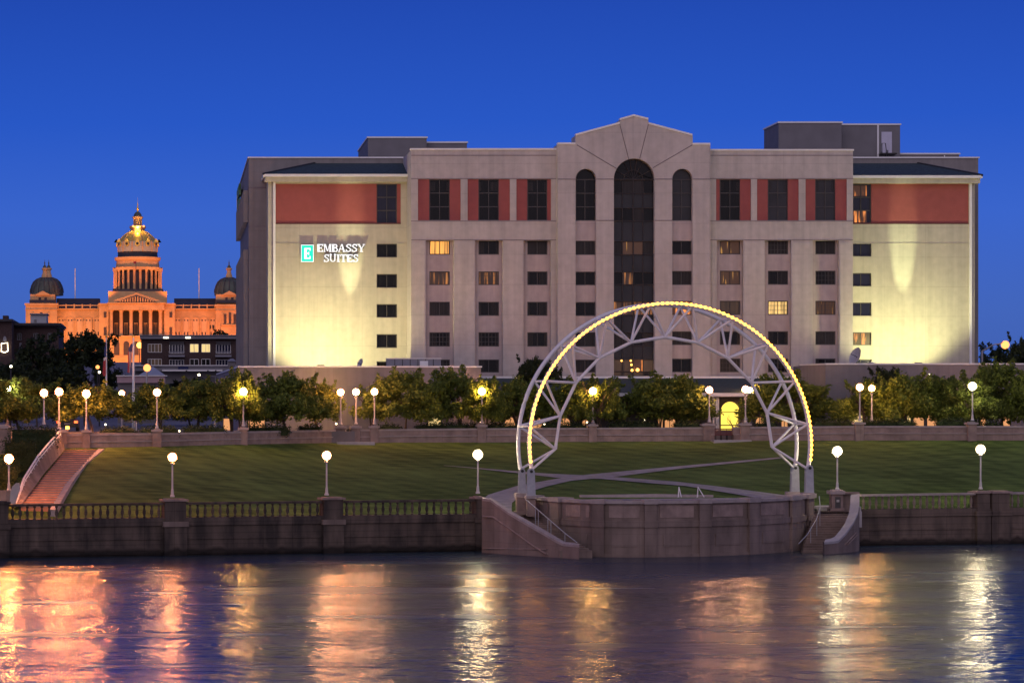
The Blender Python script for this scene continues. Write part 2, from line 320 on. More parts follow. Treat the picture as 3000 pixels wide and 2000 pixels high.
# ------------------------------------------------------------------ mesh building
class MB:
    def __init__(s): s.v = []; s.f = []
    def quad(s, a, b, c, d):
        n = len(s.v); s.v += [tuple(a), tuple(b), tuple(c), tuple(d)]; s.f.append((n, n + 1, n + 2, n + 3)); return s
    def tri(s, a, b, c):
        n = len(s.v); s.v += [tuple(a), tuple(b), tuple(c)]; s.f.append((n, n + 1, n + 2)); return s
    def box(s, x0, x1, y0, y1, z0, z1):
        if x0 > x1: x0, x1 = x1, x0
        if y0 > y1: y0, y1 = y1, y0
        if z0 > z1: z0, z1 = z1, z0
        n = len(s.v)
        s.v += [(x0, y0, z0), (x1, y0, z0), (x1, y1, z0), (x0, y1, z0), (x0, y0, z1), (x1, y0, z1), (x1, y1, z1), (x0, y1, z1)]
        s.f += [(n, n + 3, n + 2, n + 1), (n + 4, n + 5, n + 6, n + 7), (n, n + 1, n + 5, n + 4), (n + 1, n + 2, n + 6, n + 5), (n + 2, n + 3, n + 7, n + 6), (n + 3, n, n + 4, n + 7)]
        return s
    def pbox(s, px0, px1, py0, py1, Y, d):          # a box whose front face is measured in the photo
        return s.box(X(px0, Y), X(px1, Y), Y, Y + d, Z(py1, Y), Z(py0, Y))
    def prism(s, pts, vec):                          # polygon pushed along a vector
        n = len(s.v); k = len(pts); vec = Vector(vec)
        s.v += [tuple(p) for p in pts] + [tuple(Vector(p) + vec) for p in pts]
        s.f.append(tuple(range(n, n + k))); s.f.append(tuple(range(n + 2 * k - 1, n + k - 1, -1)))
        for i in range(k):
            j = (i + 1) % k; s.f.append((n + i, n + k + i, n + k + j, n + j))
        return s
    def tube(s, pts, r, k=8, caps=True):
        pts = [Vector(p) for p in pts]; base = len(s.v); m = len(pts)
        for i, p in enumerate(pts):
            t = (pts[min(i + 1, m - 1)] - pts[max(i - 1, 0)]).normalized()
            up = Vector((0, 0, 1)) if abs(t.z) < .95 else Vector((0, 1, 0))
            a = t.cross(up).normalized(); b = t.cross(a).normalized()
            rr = r[i] if isinstance(r, (list, tuple)) else r
            for q in range(k):
                w = 2 * pi * q / k; s.v.append(tuple(p + a * cos(w) * rr + b * sin(w) * rr))
        for i in range(m - 1):
            for q in range(k):
                q2 = (q + 1) % k
                s.f.append((base + i * k + q, base + i * k + q2, base + (i + 1) * k + q2, base + (i + 1) * k + q))
        if caps:
            s.f.append(tuple(base + q for q in range(k))); s.f.append(tuple(base + (m - 1) * k + q for q in reversed(range(k))))
        return s
    def lathe(s, c, prof, k=20, sx=1, sy=1, rot=0):           # prof: (radius, z) pairs
        base = len(s.v); m = len(prof)
        for r, z in prof:
            for q in range(k):
                w = 2 * pi * q / k + rot; s.v.append((c[0] + cos(w) * r * sx, c[1] + sin(w) * r * sy, c[2] + z))
        for i in range(m - 1):
            for q in range(k):
                q2 = (q + 1) % k
                s.f.append((base + i * k + q, base + i * k + q2, base + (i + 1) * k + q2, base + (i + 1) * k + q))
        s.f.append(tuple(base + q for q in reversed(range(k)))); s.f.append(tuple(base + (m - 1) * k + q for q in range(k)))
        return s
    def ball(s, c, r, k=16, m=10):
        return s.lathe(c, [(max(.001, r * sin(pi * i / m)), -r * cos(pi * i / m)) for i in range(m + 1)], k)
    def holes(s, x0, x1, z0, z1, y, hs, d):           # a wall sheet of thickness d with rectangular openings
        xs = sorted({x0, x1, *[h[0] for h in hs], *[h[1] for h in hs]}); zs = sorted({z0, z1, *[h[2] for h in hs], *[h[3] for h in hs]})
        for a, b in zip(xs, xs[1:]):
            for c, e in zip(zs, zs[1:]):
                mx, mz = (a + b) / 2, (c + e) / 2
                if any(h[0] < mx < h[1] and h[2] < mz < h[3] for h in hs): continue
                s.quad((a, y, c), (b, y, c), (b, y, e), (a, y, e))
        for a, b, c, e in hs + [(x0, x1, z0, z1)]:
            s.quad((a, y, c), (a, y + d, c), (a, y + d, e), (a, y, e)); s.quad((b, y, c), (b, y + d, c), (b, y + d, e), (b, y, e))
            s.quad((a, y, c), (b, y, c), (b, y + d, c), (a, y + d, c)); s.quad((a, y, e), (b, y, e), (b, y + d, e), (a, y + d, e))
        return s
    def build(s, name, m, parent=None, smooth=False):
        o3 = ORG.get(parent.name, Vector((0, 0, 0))) if parent else Vector((0, 0, 0))
        me = bpy.data.meshes.new(name)
        me.from_pydata([(a - o3.x, b - o3.y, c - o3.z) for a, b, c in s.v], [], s.f)
        me.materials.append(M[m] if isinstance(m, str) else m); me.update()
        if smooth:
            me.polygons.foreach_set('use_smooth', [True] * len(me.polygons))
        o = bpy.data.objects.new(name, me); COL.objects.link(o)
        if parent: o.parent = parent; ORG[o.name] = o3.copy()
        return o
ORG = {}
def tag(o, label=None, cat=None, group=None, kind=None):
    if label: o['label'] = label
    if cat: o['category'] = cat
    if group: o['group'] = group
    if kind: o['kind'] = kind
    return o
def thing(name, label, cat, loc=(0, 0, 0), group=None, rz=0):
    o = bpy.data.objects.new(name, None); COL.objects.link(o); o.location = loc; o.rotation_euler.z = rz
    o.empty_display_size = .2; ORG[o.name] = Vector(loc) if not rz else Vector((0, 0, 0))
    return tag(o, label, cat, group)
def kids(o): return [c for c in COL.objects if c.parent == o]
def copy_tree(o, parent=None):
    c = o.copy(); COL.objects.link(c); c.parent = parent
    for ch in kids(o): copy_tree(ch, c)
    return c
def spot(name, loc, to, watts, col, ang, blend=.5, size=.1):
    d = bpy.data.lights.new(name, 'SPOT'); d.energy = watts; d.color = col; d.spot_size = radians(ang); d.spot_blend = blend; d.shadow_soft_size = size
    o = bpy.data.objects.new(name, d); COL.objects.link(o); o.location = loc
    o.rotation_euler = (Vector(to) - Vector(loc)).to_track_quat('-Z', 'Y').to_euler(); return o
def area(name, loc, to, watts, col, sx, sy):
    d = bpy.data.lights.new(name, 'AREA'); d.energy = watts; d.color = col; d.shape = 'RECTANGLE'; d.size = sx; d.size_y = sy
    o = bpy.data.objects.new(name, d); COL.objects.link(o); o.location = loc
    o.rotation_euler = (Vector(to) - Vector(loc)).to_track_quat('-Z', 'Z').to_euler(); return o
# ------------------------------------------------------------------ river, ground, lawn, paths
def YW(px): return 186.5 / (1 - 3.3e-5 * px)                    # river wall
YR = knots([(-2500, 216), (200, 222), (460, 223), (713, 229), (1000, 240), (1400, 242), (2078, 241), (2519, 236), (2850, 232), (5000, 226)])
PYT = knots([(200, 1271), (460, 1268.5), (713, 1263), (1000, 1258), (1400, 1254), (2078, 1251), (2519, 1247), (3000, 1247)])
PYB = knots([(200, 1313), (460, 1308), (713, 1302), (1000, 1297), (1400, 1296), (2078, 1292), (2519, 1290), (3000, 1290)])
def zrt(px): return Z(PYT(px), YR(px))
def zrb(px): return Z(PYB(px), YR(px))
Z0 = knots([(-60, 2.6), (30, 2.1), (180, 2.1), (300, 2.6), (1300, 2.6), (1500, 2.72), (1560, 3.4), (2340, 3.4), (2400, 2.7), (2560, 2.7)])
def lz(px, Y):
    s = max(0, min(1, (Y - YW(px)) / (YR(px) - YW(px))))
    return lerp(Z0(px), zrb(px) + .03, s ** 1.08)
def on_lawn(px, py):
    a, b = YW(px) + .3, YR(px)
    for _ in range(40):
        m = (a + b) / 2
        if Z(py, m) > lz(px, m): a = m
        else: b = m
    return Vector((X(px, a), a, lz(px, a)))
PZ = 8.35                                                          # street and plaza level
def hill(x, y):
    t = max(0, min(1, (y - 420) / 900)); t = t * t * (3 - 2 * t)
    return PZ - .25 + t * 24.5

m = MB(); m.box(-700, 900, -160, 186, -.02, 0); 
m = MB(); cols = list(range(-4000, 7001, 250))
for a, b in zip(cols, cols[1:]):
    m.quad((X(a, 186.5) - 0, -160, 0), (X(b, 186.5), -160, 0), (X(b, YW(b)), YW(b) + .4, 0), (X(a, YW(a)), YW(a) + .4, 0))
m.quad((-900, -160, 0), (X(-4000, 186.5), -160, 0), (X(-4000, YW(-4000)), YW(-4000) + .4, 0), (-900, YW(-4000) + .4, 0))
m.quad((X(7000, 186.5), -160, 0), (1200, -160, 0), (1200, YW(7000) + .4, 0), (X(7000, YW(7000)), YW(7000) + .4, 0))
tag(m.build('water', 'water'), kind='structure')

m = MB(); cols = list(range(-2500, 0, 100)) + list(range(0, 3001, 20)) + list(range(3100, 5001, 100)); nr = 40
def gap(px): return 1411 < px < 2520
grid = []
for a in cols:
    row = []
    for i in range(nr + 1):
        y0 = YW(a) + (-1.2 if 2340 < a < 2500 else .35); Y = lerp(y0, YR(a) + .1, i / nr); row.append((X(a, Y), Y, lz(a, Y)))
    grid.append(row)
n = len(m.v)
for row in grid: m.v += row
for i in range(len(grid) - 1):
    for j in range(nr):
        a = n + i * (nr + 1) + j; m.f.append((a, a + nr + 1, a + nr + 2, a + 1))
tag(m.build('lawn', 'lawn', smooth=True), kind='structure')

m = MB(); cols = [-30000, -12000, -6000] + list(range(-2500, 5001, 150)) + [9000, 16000, 30000]
ys = ['skirt', None, 245, 262, 300, 420] + list(range(470, 1500, 60)) + [2000, 3500, 6500]
grid = []
for a in cols:
    row = []
    for yy in ys:
        Y = YR(a) + (.48 if yy is None else .47) if yy in (None, 'skirt') else max(yy, YR(a) + .48)
        row.append((X(a, Y), Y, 6.5 if yy == 'skirt' else PZ if Y < 350 else hill(0, Y)))
    grid.append(row)
for row in grid: m.v += row
k = len(ys)
for i in range(len(grid) - 1):
    for j in range(k - 1):
        a = i * k + j; m.f.append((a, a + k, a + k + 1, a + 1))
tag(m.build('ground', 'pavement'), kind='structure')

def path_on_lawn(upper, lower, name='path', lift=.05, matn='path'):
    up = [on_lawn(*p) for p in densify(upper)]; lo = [on_lawn(*p) for p in densify(lower)]
    m = MB(); nn = 60
    def samp(L, t):
        f = t * (len(L) - 1); i = min(int(f), len(L) - 2); return L[i].lerp(L[i + 1], f - i)
    def drop(v):
        px = CX + v.x / v.y * F; return Vector((v.x, v.y, lz(px, v.y) + lift))
    for i in range(nn):
        a, b = samp(up, i / nn), samp(up, (i + 1) / nn); c, d = samp(lo, (i + 1) / nn), samp(lo, i / nn)
        for q in range(3):
            m.quad(drop(d.lerp(a, q / 3)), drop(c.lerp(b, q / 3)), drop(c.lerp(b, (q + 1) / 3)), drop(d.lerp(a, (q + 1) / 3)))
    return tag(m.build(name, matn), kind='structure')
def densify(pts, n=6):
    out = []
    for (a, b), (c, d) in zip(pts, pts[1:]):
        for i in range(n): out.append((lerp(a, c, i / n), lerp(b, d, i / n)))
    return out + [pts[-1]]
path_on_lawn([(1404, 1480), (1418, 1460), (1431, 1450), (1515, 1424), (1635, 1402.5), (1711, 1392), (1980, 1367), (2288, 1340)],
             [(1500, 1502), (1499, 1490), (1500, 1474), (1533, 1447), (1600, 1426), (1673, 1409), (1813, 1396), (1980, 1375), (2288, 1343.5)])
path_on_lawn([(1300, 1364.5), (1380, 1370.5), (1507, 1381), (1597, 1388), (1762, 1395.5), (1980, 1412), (2112, 1427), (2300, 1452)],
             [(1300, 1365.2), (1380, 1372.2), (1507, 1386), (1635, 1401), (1762, 1404), (1885, 1415), (2010, 1425), (2174, 1452), (2250, 1466)], lift=.06)

# ------------------------------------------------------------------ river wall with balustrade
ZRAIL = knots([(0, 3.72), (1400, 3.78), (2520, 3.88), (3000, 3.95)])
ZBASE = knots([(0, 2.62), (700, 2.68), (1400, 2.7), (2520, 2.72), (3000, 2.8)])
WA = Vector((X(3000, YW(3000)) - X(0, YW(0)), YW(3000) - YW(0), 0)).normalized()    # along the wall
WN = Vector((WA.y, -WA.x, 0))                                                            # towards the river
def on_wall(px, z, out=0.0):
    Y = YW(px); return Vector((X(px, Y), Y, z)) + WN * out
def wbox(m, pa, pb, z0, z1, front, back, zb=None):     # box along the wall; zb = (z0,z1) at the far end
    a0, a1 = on_wall(pa, z0, front), on_wall(pa, z1, front); zb = zb or (z0, z1)
    b0, b1 = on_wall(pb, zb[0], front), on_wall(pb, zb[1], front); d = WN * -(front + back)
    m.prism([a0, b0, b1, a1], d); return m
BAL = [(.085, 0), (.085, .10), (.05, .12), (.055, .18), (.10, .32), (.105, .42), (.08, .56), (.05, .68), (.048, .74), (.085, .78), (.085, .86)]
def river_wall(segs, piers, label, bal_step, ends):
    t = thing('river_wall', label, 'wall', tuple(on_wall(segs[0][0], 0)))
    a, b = ends
    zl = (ZBASE(a) - .55, ZBASE(b) - .55)
    m = MB(); wbox(m, a, b, -1.5, zl[0], 0, 1.1, (-1.5, zl[1])); m.build('wall_face', 'rwall', t)
    m = MB(); wbox(m, a, b, zl[0], ZBASE(a), .12, 1.1, (zl[1], ZBASE(b))); m.build('ledge', 'rwall', t)
    m = MB(); wbox(m, a, b, 1.15, 1.30, .07, -.002, (1.15, 1.30)); wbox(m, a, b, .12, .30, .10, -.002, (.12, .30)); m.build('string_course', 'rwall', t)
    nb = 0
    for s0, s1 in segs:
        m = MB(); wbox(m, s0, s1, ZRAIL(s0) - .16, ZRAIL(s0), .14, .30, (ZRAIL(s1) - .16, ZRAIL(s1))); m.build('rail', 'stone_cap' if s0 > 1350 else 'rwall', t)
        k = max(1, round((s1 - s0) / bal_step)) 
        for i in range(k):
            px = lerp(s0, s1, (i + .5) / k)
            if px < -120 or px > 3120: continue
            h = ZRAIL(px) - .16 - ZBASE(px); c = on_wall(px, ZBASE(px), -.08)
            mm = MB().lathe(c, [(r * 1.15, z * h / .86) for r, z in BAL], 8); mm.build('baluster', 'rwall' if px < 2500 else 'bastion', t, True); nb += 1
    for p0, p1, top in piers:
        pc = (p0 + p1) / 2; m = MB(); wbox(m, p0, p1, -1.4, ZBASE(pc) - .62, .32, .9)
        wbox(m, p0 + 2, p1 - 2, ZBASE(pc) - .26, top - .2, .26, .8); m.build('pier', 'rwall', t)
        m = MB(); wbox(m, p0 - 4, p1 + 4, ZBASE(pc) - .62, ZBASE(pc) - .26, .42, 1.0); m.build('pier_band', 'rwall' if pc > 1200 or pc < 0 else 'bastion', t)
        m = MB(); wbox(m, p0 - 4, p1 + 4, top - .2, top - .06, .36, .9); wbox(m, p0 + 6, p1 - 6, top - .06, top, .22, .7); m.build('pier_cap', 'stone' if pc > 300 else 'rwall', t)
    return t
river_wall([(-900, -60), (27, 477), (547, 942), (1006, 1390)],
           [(-60, 25, 3.95), (479, 545, 4.02), (944, 1004, 4.04), (1391, 1415, 4.0)],
           'dark stained river wall with balustrade, from the orange stairs to the stage steps', 21.5, (-900, 1413))
river_wall([(2522, 2856), (2957, 3400), (3470, 3900)],
           [(2857, 2897, 4.08), (2900, 2955, 4.08), (3400, 3470, 4.1)],
           'dark stained river wall with balustrade, right of the curved white stair wall', 18.5, (2518, 3900))

# ------------------------------------------------------------------ retaining wall above the lawn
def ret_seg(m, pa, pb, top, base, front, back, step=40):
    n_ = max(1, int(abs(pb - pa) / step) + 1); ps = [lerp(pa, pb, i / n_) for i in range(n_ + 1)]
    for a, b in zip(ps, ps[1:]):
        A = [Vector((X(a, YR(a)), YR(a) - front, base(a))), Vector((X(b, YR(b)), YR(b) - front, base(b))), Vector((X(b, YR(b)), YR(b) - front, top(b))), Vector((X(a, YR(a)), YR(a) - front, top(a)))]
        m.prism(A, (0, front + back, 0))
    return m
RW = [(-1500, -70), (186, 700), (713, 984), (1059, 2094), (2147, 3080), (3080, 4200)]
def retaining(label, segs, posts, lowseg=None):
    t = thing('retaining_wall', label, 'wall', (X(segs[0][0], YR(segs[0][0])), YR(segs[0][0]), zrb(segs[0][0])))
    for a, b in segs:
        ret_seg(MB(), a, b, lambda p: zrt(p) - .16, lambda p: zrb(p) - .6, 0, .45).build('wall_body', 'stone', t)
        ret_seg(MB(), a, b, zrt, lambda p: zrt(p) - .16, .06, .5).build('coping', 'stone_cap', t)
        ret_seg(MB(), a, b, lambda p: zrt(p) - .62, lambda p: zrt(p) - .70, .10, -.002).build('ledge', 'stone_cap', t)
    for c, w in posts:
        y = YR(c) - .22; hw = w / 2 / F * y; xx = X(c, y); zt = zrt(c)
        MB().box(xx - hw, xx + hw, y, y + 2 * hw, zrb(c) - .5, zt + .12).build('post', 'stone', t)
        m = MB().box(xx - hw - .12, xx + hw + .12, y - .12, y + 2 * hw + .12, zt + .12, zt + .30); m.box(xx - hw + .1, xx + hw - .1, y + .1, y + 2 * hw - .1, zt + .30, zt + .36)
        m.build('post_cap', 'stone_cap', t)
    return t
retaining('pinkish stone retaining wall along the top of the lawn, left of the trash bin', [(186, 984)], [(185, 20), (253, 22), (460, 26), (713, 24), (998, 27)])
retaining('pinkish stone retaining wall along the top of the lawn, between the trash bin and the lobby steps', [(1030, 2094)], [(1043, 26), (1097, 24), (1412, 24), (1737, 23), (2078, 34)])
retaining('pinkish stone retaining wall along the top of the lawn, right of the lobby steps', [(2147, 3400)], [(2184, 28), (2519, 25), (2849, 25), (3180, 25)])

# black trash bin in the gap of the wall
def simple_bin():
    y = 240.5; x = X(1022, y); zb = Z(1296, y) + .1
    t = thing('trash_bin', 'black trash bin standing in the narrow gap of the stone wall', 'trash bin', (x, y, zb))
    MB().lathe((x, y, zb), [(.18, 0), (.21, .1), (.22, .9), (.2, .95)], 14).build('bin_body', 'dark', t)
    MB().lathe((x, y, zb + .95), [(.24, 0), (.24, .08), (.12, .2), (.02, .23)], 14).build('bin_lid', 'dark', t)
simple_bin()
# gap floors: little landings in the two openings
m = MB(); m.box(X(985, 240), X(1095, 240), 238.6, 240.3, Z(1297, 240) - .4, Z(1296, 240) + .08); m.box(X(2080, 241), X(2190, 241), 239.2, 241.2, Z(1293, 241) - .4, Z(1291, 241) + .1)
tag(m.build('pavement', 'concrete'), kind='structure')

# ------------------------------------------------------------------ orange-lit grand staircase at the left
def grand_stairs():
    t = thing('park_staircase', 'wide stone staircase climbing the lawn at the left, glowing orange', 'staircase', tuple(P(110, 1475, 194)))
    Lx = knots([(1300, 190), (1320, 188), (1473, 63), (1500, 45)]); 
    Rx = knots([(1300, 292), (1316, 289), (1360, 240), (1419, 189), (1475, 155), (1500, 147)])
    N_ = 24; m = MB(); nos = MB()
    for i in range(N_ + 1):
        s = i / N_; Y = lerp(194, 220.5, s); z = lerp(Z(1477, 194), Z(1317, 220.5), s); py = CY + (CZ - z) * F / Y
        lx, rx = X(Lx(py), Y), X(Rx(py), Y); Y2 = lerp(194, 220.5, (i + 1) / N_)
        m.box(lx, rx, Y, Y2 + .02 if i < N_ else Y + 3, z - 1.2, z)
        nos.box(lx, rx, Y - .035, Y - .003, z - .17, z - .06)
    nf, off = len(m.f), len(m.v); m.v += nos.v; m.f += [tuple(q + off for q in f_) for f_ in nos.f]
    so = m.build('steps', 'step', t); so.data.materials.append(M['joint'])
    for p_ in so.data.polygons[nf:]: p_.material_index = 1
    # curved kerb wall on the right
    ks = [(306, 1314), (255, 1355), (212, 1411), (176, 1473), (165, 1492)]; ki = [(288, 1314), (240, 1358), (189, 1416), (155, 1474), (146, 1492)]
    m = MB(); ys_ = [221, 214, 204, 195, 192]
    ks, ki = densify(ks, 5), densify(ki, 5); yk = [lerp(ys_[i // 5], ys_[min(4, i // 5 + 1)], (i % 5) / 5) for i in range(len(ks))]
    for i in range(len(ks) - 1):
        a, b, c, d = P(*ki[i], yk[i]), P(*ks[i], yk[i]), P(*ks[i + 1], yk[i + 1]), P(*ki[i + 1], yk[i + 1])
        dz = Vector((0, 0, -1.1)); m.prism([a + dz, b + dz, c + dz, d + dz], -dz)
    m.build('kerb_wall', 'stone_cap', t)
    # left parapet with rails
    top = [(176, 1262), (150, 1290), (110, 1337), (70, 1400), (44, 1473)]; bot = [(189, 1318), (166, 1345), (130, 1385), (98, 1430), (63, 1478)]
    yy = [221, 214, 207, 200, 194]
    m = MB(); r1 = MB()
    for i in range(4):
        a, b, c, d = P(*top[i], yy[i]), P(*top[i + 1], yy[i + 1]), P(*bot[i + 1], yy[i + 1]), P(*bot[i], yy[i])
        m.prism([d, c, c.lerp(b, .72), d.lerp(a, .72)], (-.3, .12, 0))
        r1.tube([d.lerp(a, .84), c.lerp(b, .84)], .05, 6); r1.tube([a, b], .08, 6)
        for q in range(5):
            f_ = q / 5; r1.tube([d.lerp(c, f_).lerp(a.lerp(b, f_), .7), a.lerp(b, f_)], .03, 5)
    m.build('parapet', 'bastion', t); r1.build('handrail', 'steel', t)
    # low flight at the river end seen through the balusters
grand_stairs()

# left edge: wall pieces, hedges come later
def left_walls():
    t = thing('garden_wall', 'pink stone wall stub standing at the left edge above the hedge', 'wall', tuple(P(10, 1320, 217)))
    m = MB(); m.pbox(-160, 33, 1247, 1330, 217, .5); m.build('wall_body', 'stone', t)
    m = MB(); m.prism([P(-160, 1240, 216.9), P(12, 1243, 216.9), P(38, 1250, 216.9), P(38, 1256, 216.9), P(-160, 1248, 216.9)], (0, .8, 0)); m.build('coping', 'stone_cap', t)
    t = thing('garden_wall', 'low stone wall under the leftmost globe lamp by the stairs', 'wall', tuple(P(0, 1475, 193)))
    m = MB(); m.pbox(-200, 31, 1436, 1480, 193, .5); m.build('wall_body', 'stone', t)
    t = thing('newel', 'rounded pale stone end block at the foot of the orange stairs', 'stone block', tuple(P(42, 1475, 193)))
    pts = [P(x, y, 192.6) for x, y in [(28, 1480), (30, 1440), (36, 1424), (46, 1415), (56, 1414), (58, 1430), (50, 1456), (42, 1480)]]
    MB().prism(pts, (0, .6, 0)).build('block', 'concrete', t)
left_walls()

# ------------------------------------------------------------------ stage bastion
YB = knots([(1500, 200), (1540, 197.6), (1600, 193.6), (1650, 191.2), (1700, 189.2), (1760, 187.9), (1830, 187.4), (1900, 187.4), (2060, 188.6), (2200, 191.0), (2300, 194.2), (2352, 197.6), (2382, 201.5)])
TB = knots([(1500, 3.90), (1900, 3.93), (2382, 3.98)])
def bast(m, pa, pb, z0, z1, front, back, step=22):
    n_ = max(1, int((pb - pa) / step)); ps = [lerp(pa, pb, i / n_) for i in range(n_ + 1)]
    def pt(px, z, off):
        Y = YB(px); e = 3; t_ = Vector((X(px + e, YB(px + e)) - X(px - e, YB(px - e)), YB(px + e) - YB(px - e), 0)).normalized()
        return Vector((X(px, Y), Y, z)) + Vector((t_.y, -t_.x, 0)) * off
    for a, b in zip(ps, ps[1:]):
        q = [pt(a, z0, front), pt(b, z0, front), pt(b, z0, -back), pt(a, z0, -back)]
        m.prism(q, (0, 0, z1 - z0))
    return m
def stage():
    t = thing('stage_bastion', 'rounded pink stone stage wall bulging into the river under the arch', 'stage', tuple(P(1900, 1625, 187.4)))
    bast(MB(), 1544, 2376, -1.5, 2.10, 0, .9).build('lower_wall', 'bastion', t)
    bast(MB(), 1544, 2376, 2.10, 2.52, .10, .9).build('ledge', 'bastion', t)
    bast(MB(), 1544, 2376, 2.52, 3.72, -.06, .7).build('upper_wall', 'bastion', t)
    bast(MB(), 1543, 2378, 3.72, 3.93, .10, .9).build('coping', 'stone_cap', t)
    bast(MB(), 1544, 2376, .0, .22, .12, -.002).build('plinth', 'bastion', t)
    cs = [(1546, 1556), (1618, 1643), (1740, 1770), (1888, 1920), (2047, 2075), (2191, 2216), (2314, 2336), (2362, 2378)]
    for a, b in cs:
        m = bast(MB(), a, b, -1.5, 3.66, .20, -.003, 30); bast(m, a - 2, b + 2, 2.08, 2.54, .28, -.2, 30); m.build('pilaster', 'bastion', t)
        bast(MB(), a - 3, b + 3, 3.70, 4.02, .30, .95, 40).build('pilaster_cap', 'stone_cap', t)
    for (a, b), (c, d) in zip(cs, cs[1:]):
        if c - b < 40: continue
        m = bast(MB(), b + 14, c - 14, 2.74, 3.56, -.02, .07, 30); m.build('panel', 'stone', t)
        w = (c - b) * .18; m = bast(MB(), b + w, c - w, .75, 1.55, .045, -.002, 30); m.build('panel', 'bastion', t)
    # stage floor
    ps = [lerp(1546, 2374, i / 24) for i in range(25)]
    front = [Vector((X(p, YB(p) + .6), YB(p) + .6, 3.62)) for p in ps]
    m = MB(); back = [Vector((X(lerp(1500, 2400, i / 24), 203), lerp(198.5, 205.5, i / 24), 3.62)) for i in range(25)]
    for i in range(24): m.quad(front[i], front[i + 1], back[i + 1], back[i])
    m.build('stage_floor', 'path', t)
    # raised back step of the stage, seen as a pale line
    m = MB(); m.prism([P(1700, 1449.5, 197), P(1925, 1446.5, 198), P(2090, 1449.5, 198.6), P(2090, 1456, 198.6), P(1925, 1456, 198), P(1700, 1456, 197)], (0, .5, 0)); m.build('back_step', 'stone_cap', t)
stage()

# stair flank walls: curved, with a sloping cap that reaches the water
def flank(name, label, outer, inner, bottom, ys_, mcap, cat='wall'):
    t = thing(name, label, cat, tuple(P(*bottom[0], ys_[0])))
    m = MB(); c = MB(); k = len(outer)
    for i in range(k - 1):
        a, b = P(*outer[i], ys_[i]), P(*outer[i + 1], ys_[i + 1]); p, q = a.copy(), b.copy(); p.z = q.z = -1.2
        th = Vector((.02, .55, 0)) 
        m.prism([p, q, b, a], th)
    m.build('wall_face', 'bastion', t)
    for i in range(k - 1):
        a, b = P(*outer[i], ys_[i] - .05), P(*outer[i + 1], ys_[i + 1] - .05); d, e = P(*inner[i], ys_[i] + .65), P(*inner[i + 1], ys_[i + 1] + .65)
        z_ = Vector((0, 0, -.16)); c.prism([a + z_, b + z_, e + z_, d + z_], -z_ + Vector((0, 0, .01)))
    c.build('sloping_cap', mcap, t)
    return t
fo = [(1413, 1460), (1436, 1462), (1462, 1481), (1487, 1499), (1522, 1520), (1558, 1541), (1602, 1566), (1630, 1583), (1650, 1592), (1697, 1596)]
fy = [193.9, 193.0, 192.0, 191.0, 189.9, 188.9, 187.8, 187.0, 186.5, 184.9]
fi = [(1413, 1456), (1440, 1458), (1468, 1477), (1494, 1494), (1530, 1514), (1566, 1535), (1610, 1560), (1638, 1577), (1656, 1587), (1697, 1592)]
t = flank('stair_flank_wall', 'big curved pink stair wall sloping down to the water left of the stage', fo, fi, [(1413, 1618)], fy, 'stone_cap')
m = MB(); m2 = [(1415, 1512), (1445, 1514), (1500, 1553), (1560, 1597), (1600, 1622)]
for (a, b), y1, y2 in zip(zip(m2, m2[1:]), [193.6, 192.6, 190.5, 188.8], [192.6, 190.5, 188.8, 187.7]):
    for o_ in (0, 11): m.tube([P(a[0] + o_ * .6, a[1] + o_ * .2, y1 - .06), P(b[0] + o_ * .6, b[1] + o_ * .2, y2 - .06)], .06, 6)
m.tube([P(1415, 1605, 193.5), P(1500, 1607, 190.6), P(1600, 1608, 187.6)], .05, 6)
m.build('string_course', 'stone', t)
ro = [(2415, 1587), (2436, 1585.5), (2456, 1583), (2480, 1558.6), (2502, 1527), (2514, 1500), (2518, 1472), (2518, 1446)]
ri = [(2418, 1580), (2434, 1577), (2446, 1571), (2462, 1552), (2475, 1533), (2487, 1503), (2491, 1475), (2493, 1449)]
ry = [191.0, 191.6, 192.2, 193.3, 194.6, 195.8, 196.6, 197.6]
t = flank('stair_flank_wall', 'curved stair wall with bright cap right of the stage', ro, ri, [(2418, 1623)], ry, 'concrete')
m = MB().tube([P(2458, 1611, 193.0), P(2480, 1590, 193.1), P(2508, 1560, 194.8)], .05, 6).tube([P(2466, 1612, 193.2), P(2488, 1590, 193.4), P(2512, 1566, 195)], .04, 6)
m.build('string_course', 'stone', t)

def step_flight(label, L0, L1, R0, R1, Y0, Y1, n_, matn):
    t = thing('water_steps', label, 'steps', tuple(P(L1[0], L1[1], Y1)))
    m = MB()
    for i in range(n_):
        s = i / (n_ - 1); Y = lerp(Y0, Y1, s); a = P(lerp(L0[0], L1[0], s), lerp(L0[1], L1[1], s), Y); b = P(lerp(R0[0], R1[0], s), lerp(R0[1], R1[1], s), Y)
        dy = (Y0 - Y1) / n_ + .2
        m.box(a.x, b.x, Y, Y + dy, a.z - .9, a.z); m.box(a.x, b.x, Y - .05, Y + .1, a.z - .05, a.z + .01)
    m.build('steps', matn, t); return t
step_flight('stone steps going down to the river left of the stage', (1500, 1508), (1640, 1612), (1562, 1508), (1735, 1612), 195.6, 186.6, 18, 'bastion')
step_flight('stone steps going down to the river right of the stage', (2383, 1497), (2352, 1612), (2500, 1497), (2440, 1612), 201, 193.2, 17, 'bastion')
def handrail(label, pts, posts, r=.03):
    t = thing('handrail', label, 'handrail', tuple(P(*pts[-1])))
    MB().tube([P(*p) for p in pts], r, 6).build('rail', 'leg', t)
    for a in posts:
        m = MB(); m.tube([P(a[0], a[1], a[3]), P(a[0], a[2], a[3])], r * .85, 5); m.build('rail_post', 'leg', t)
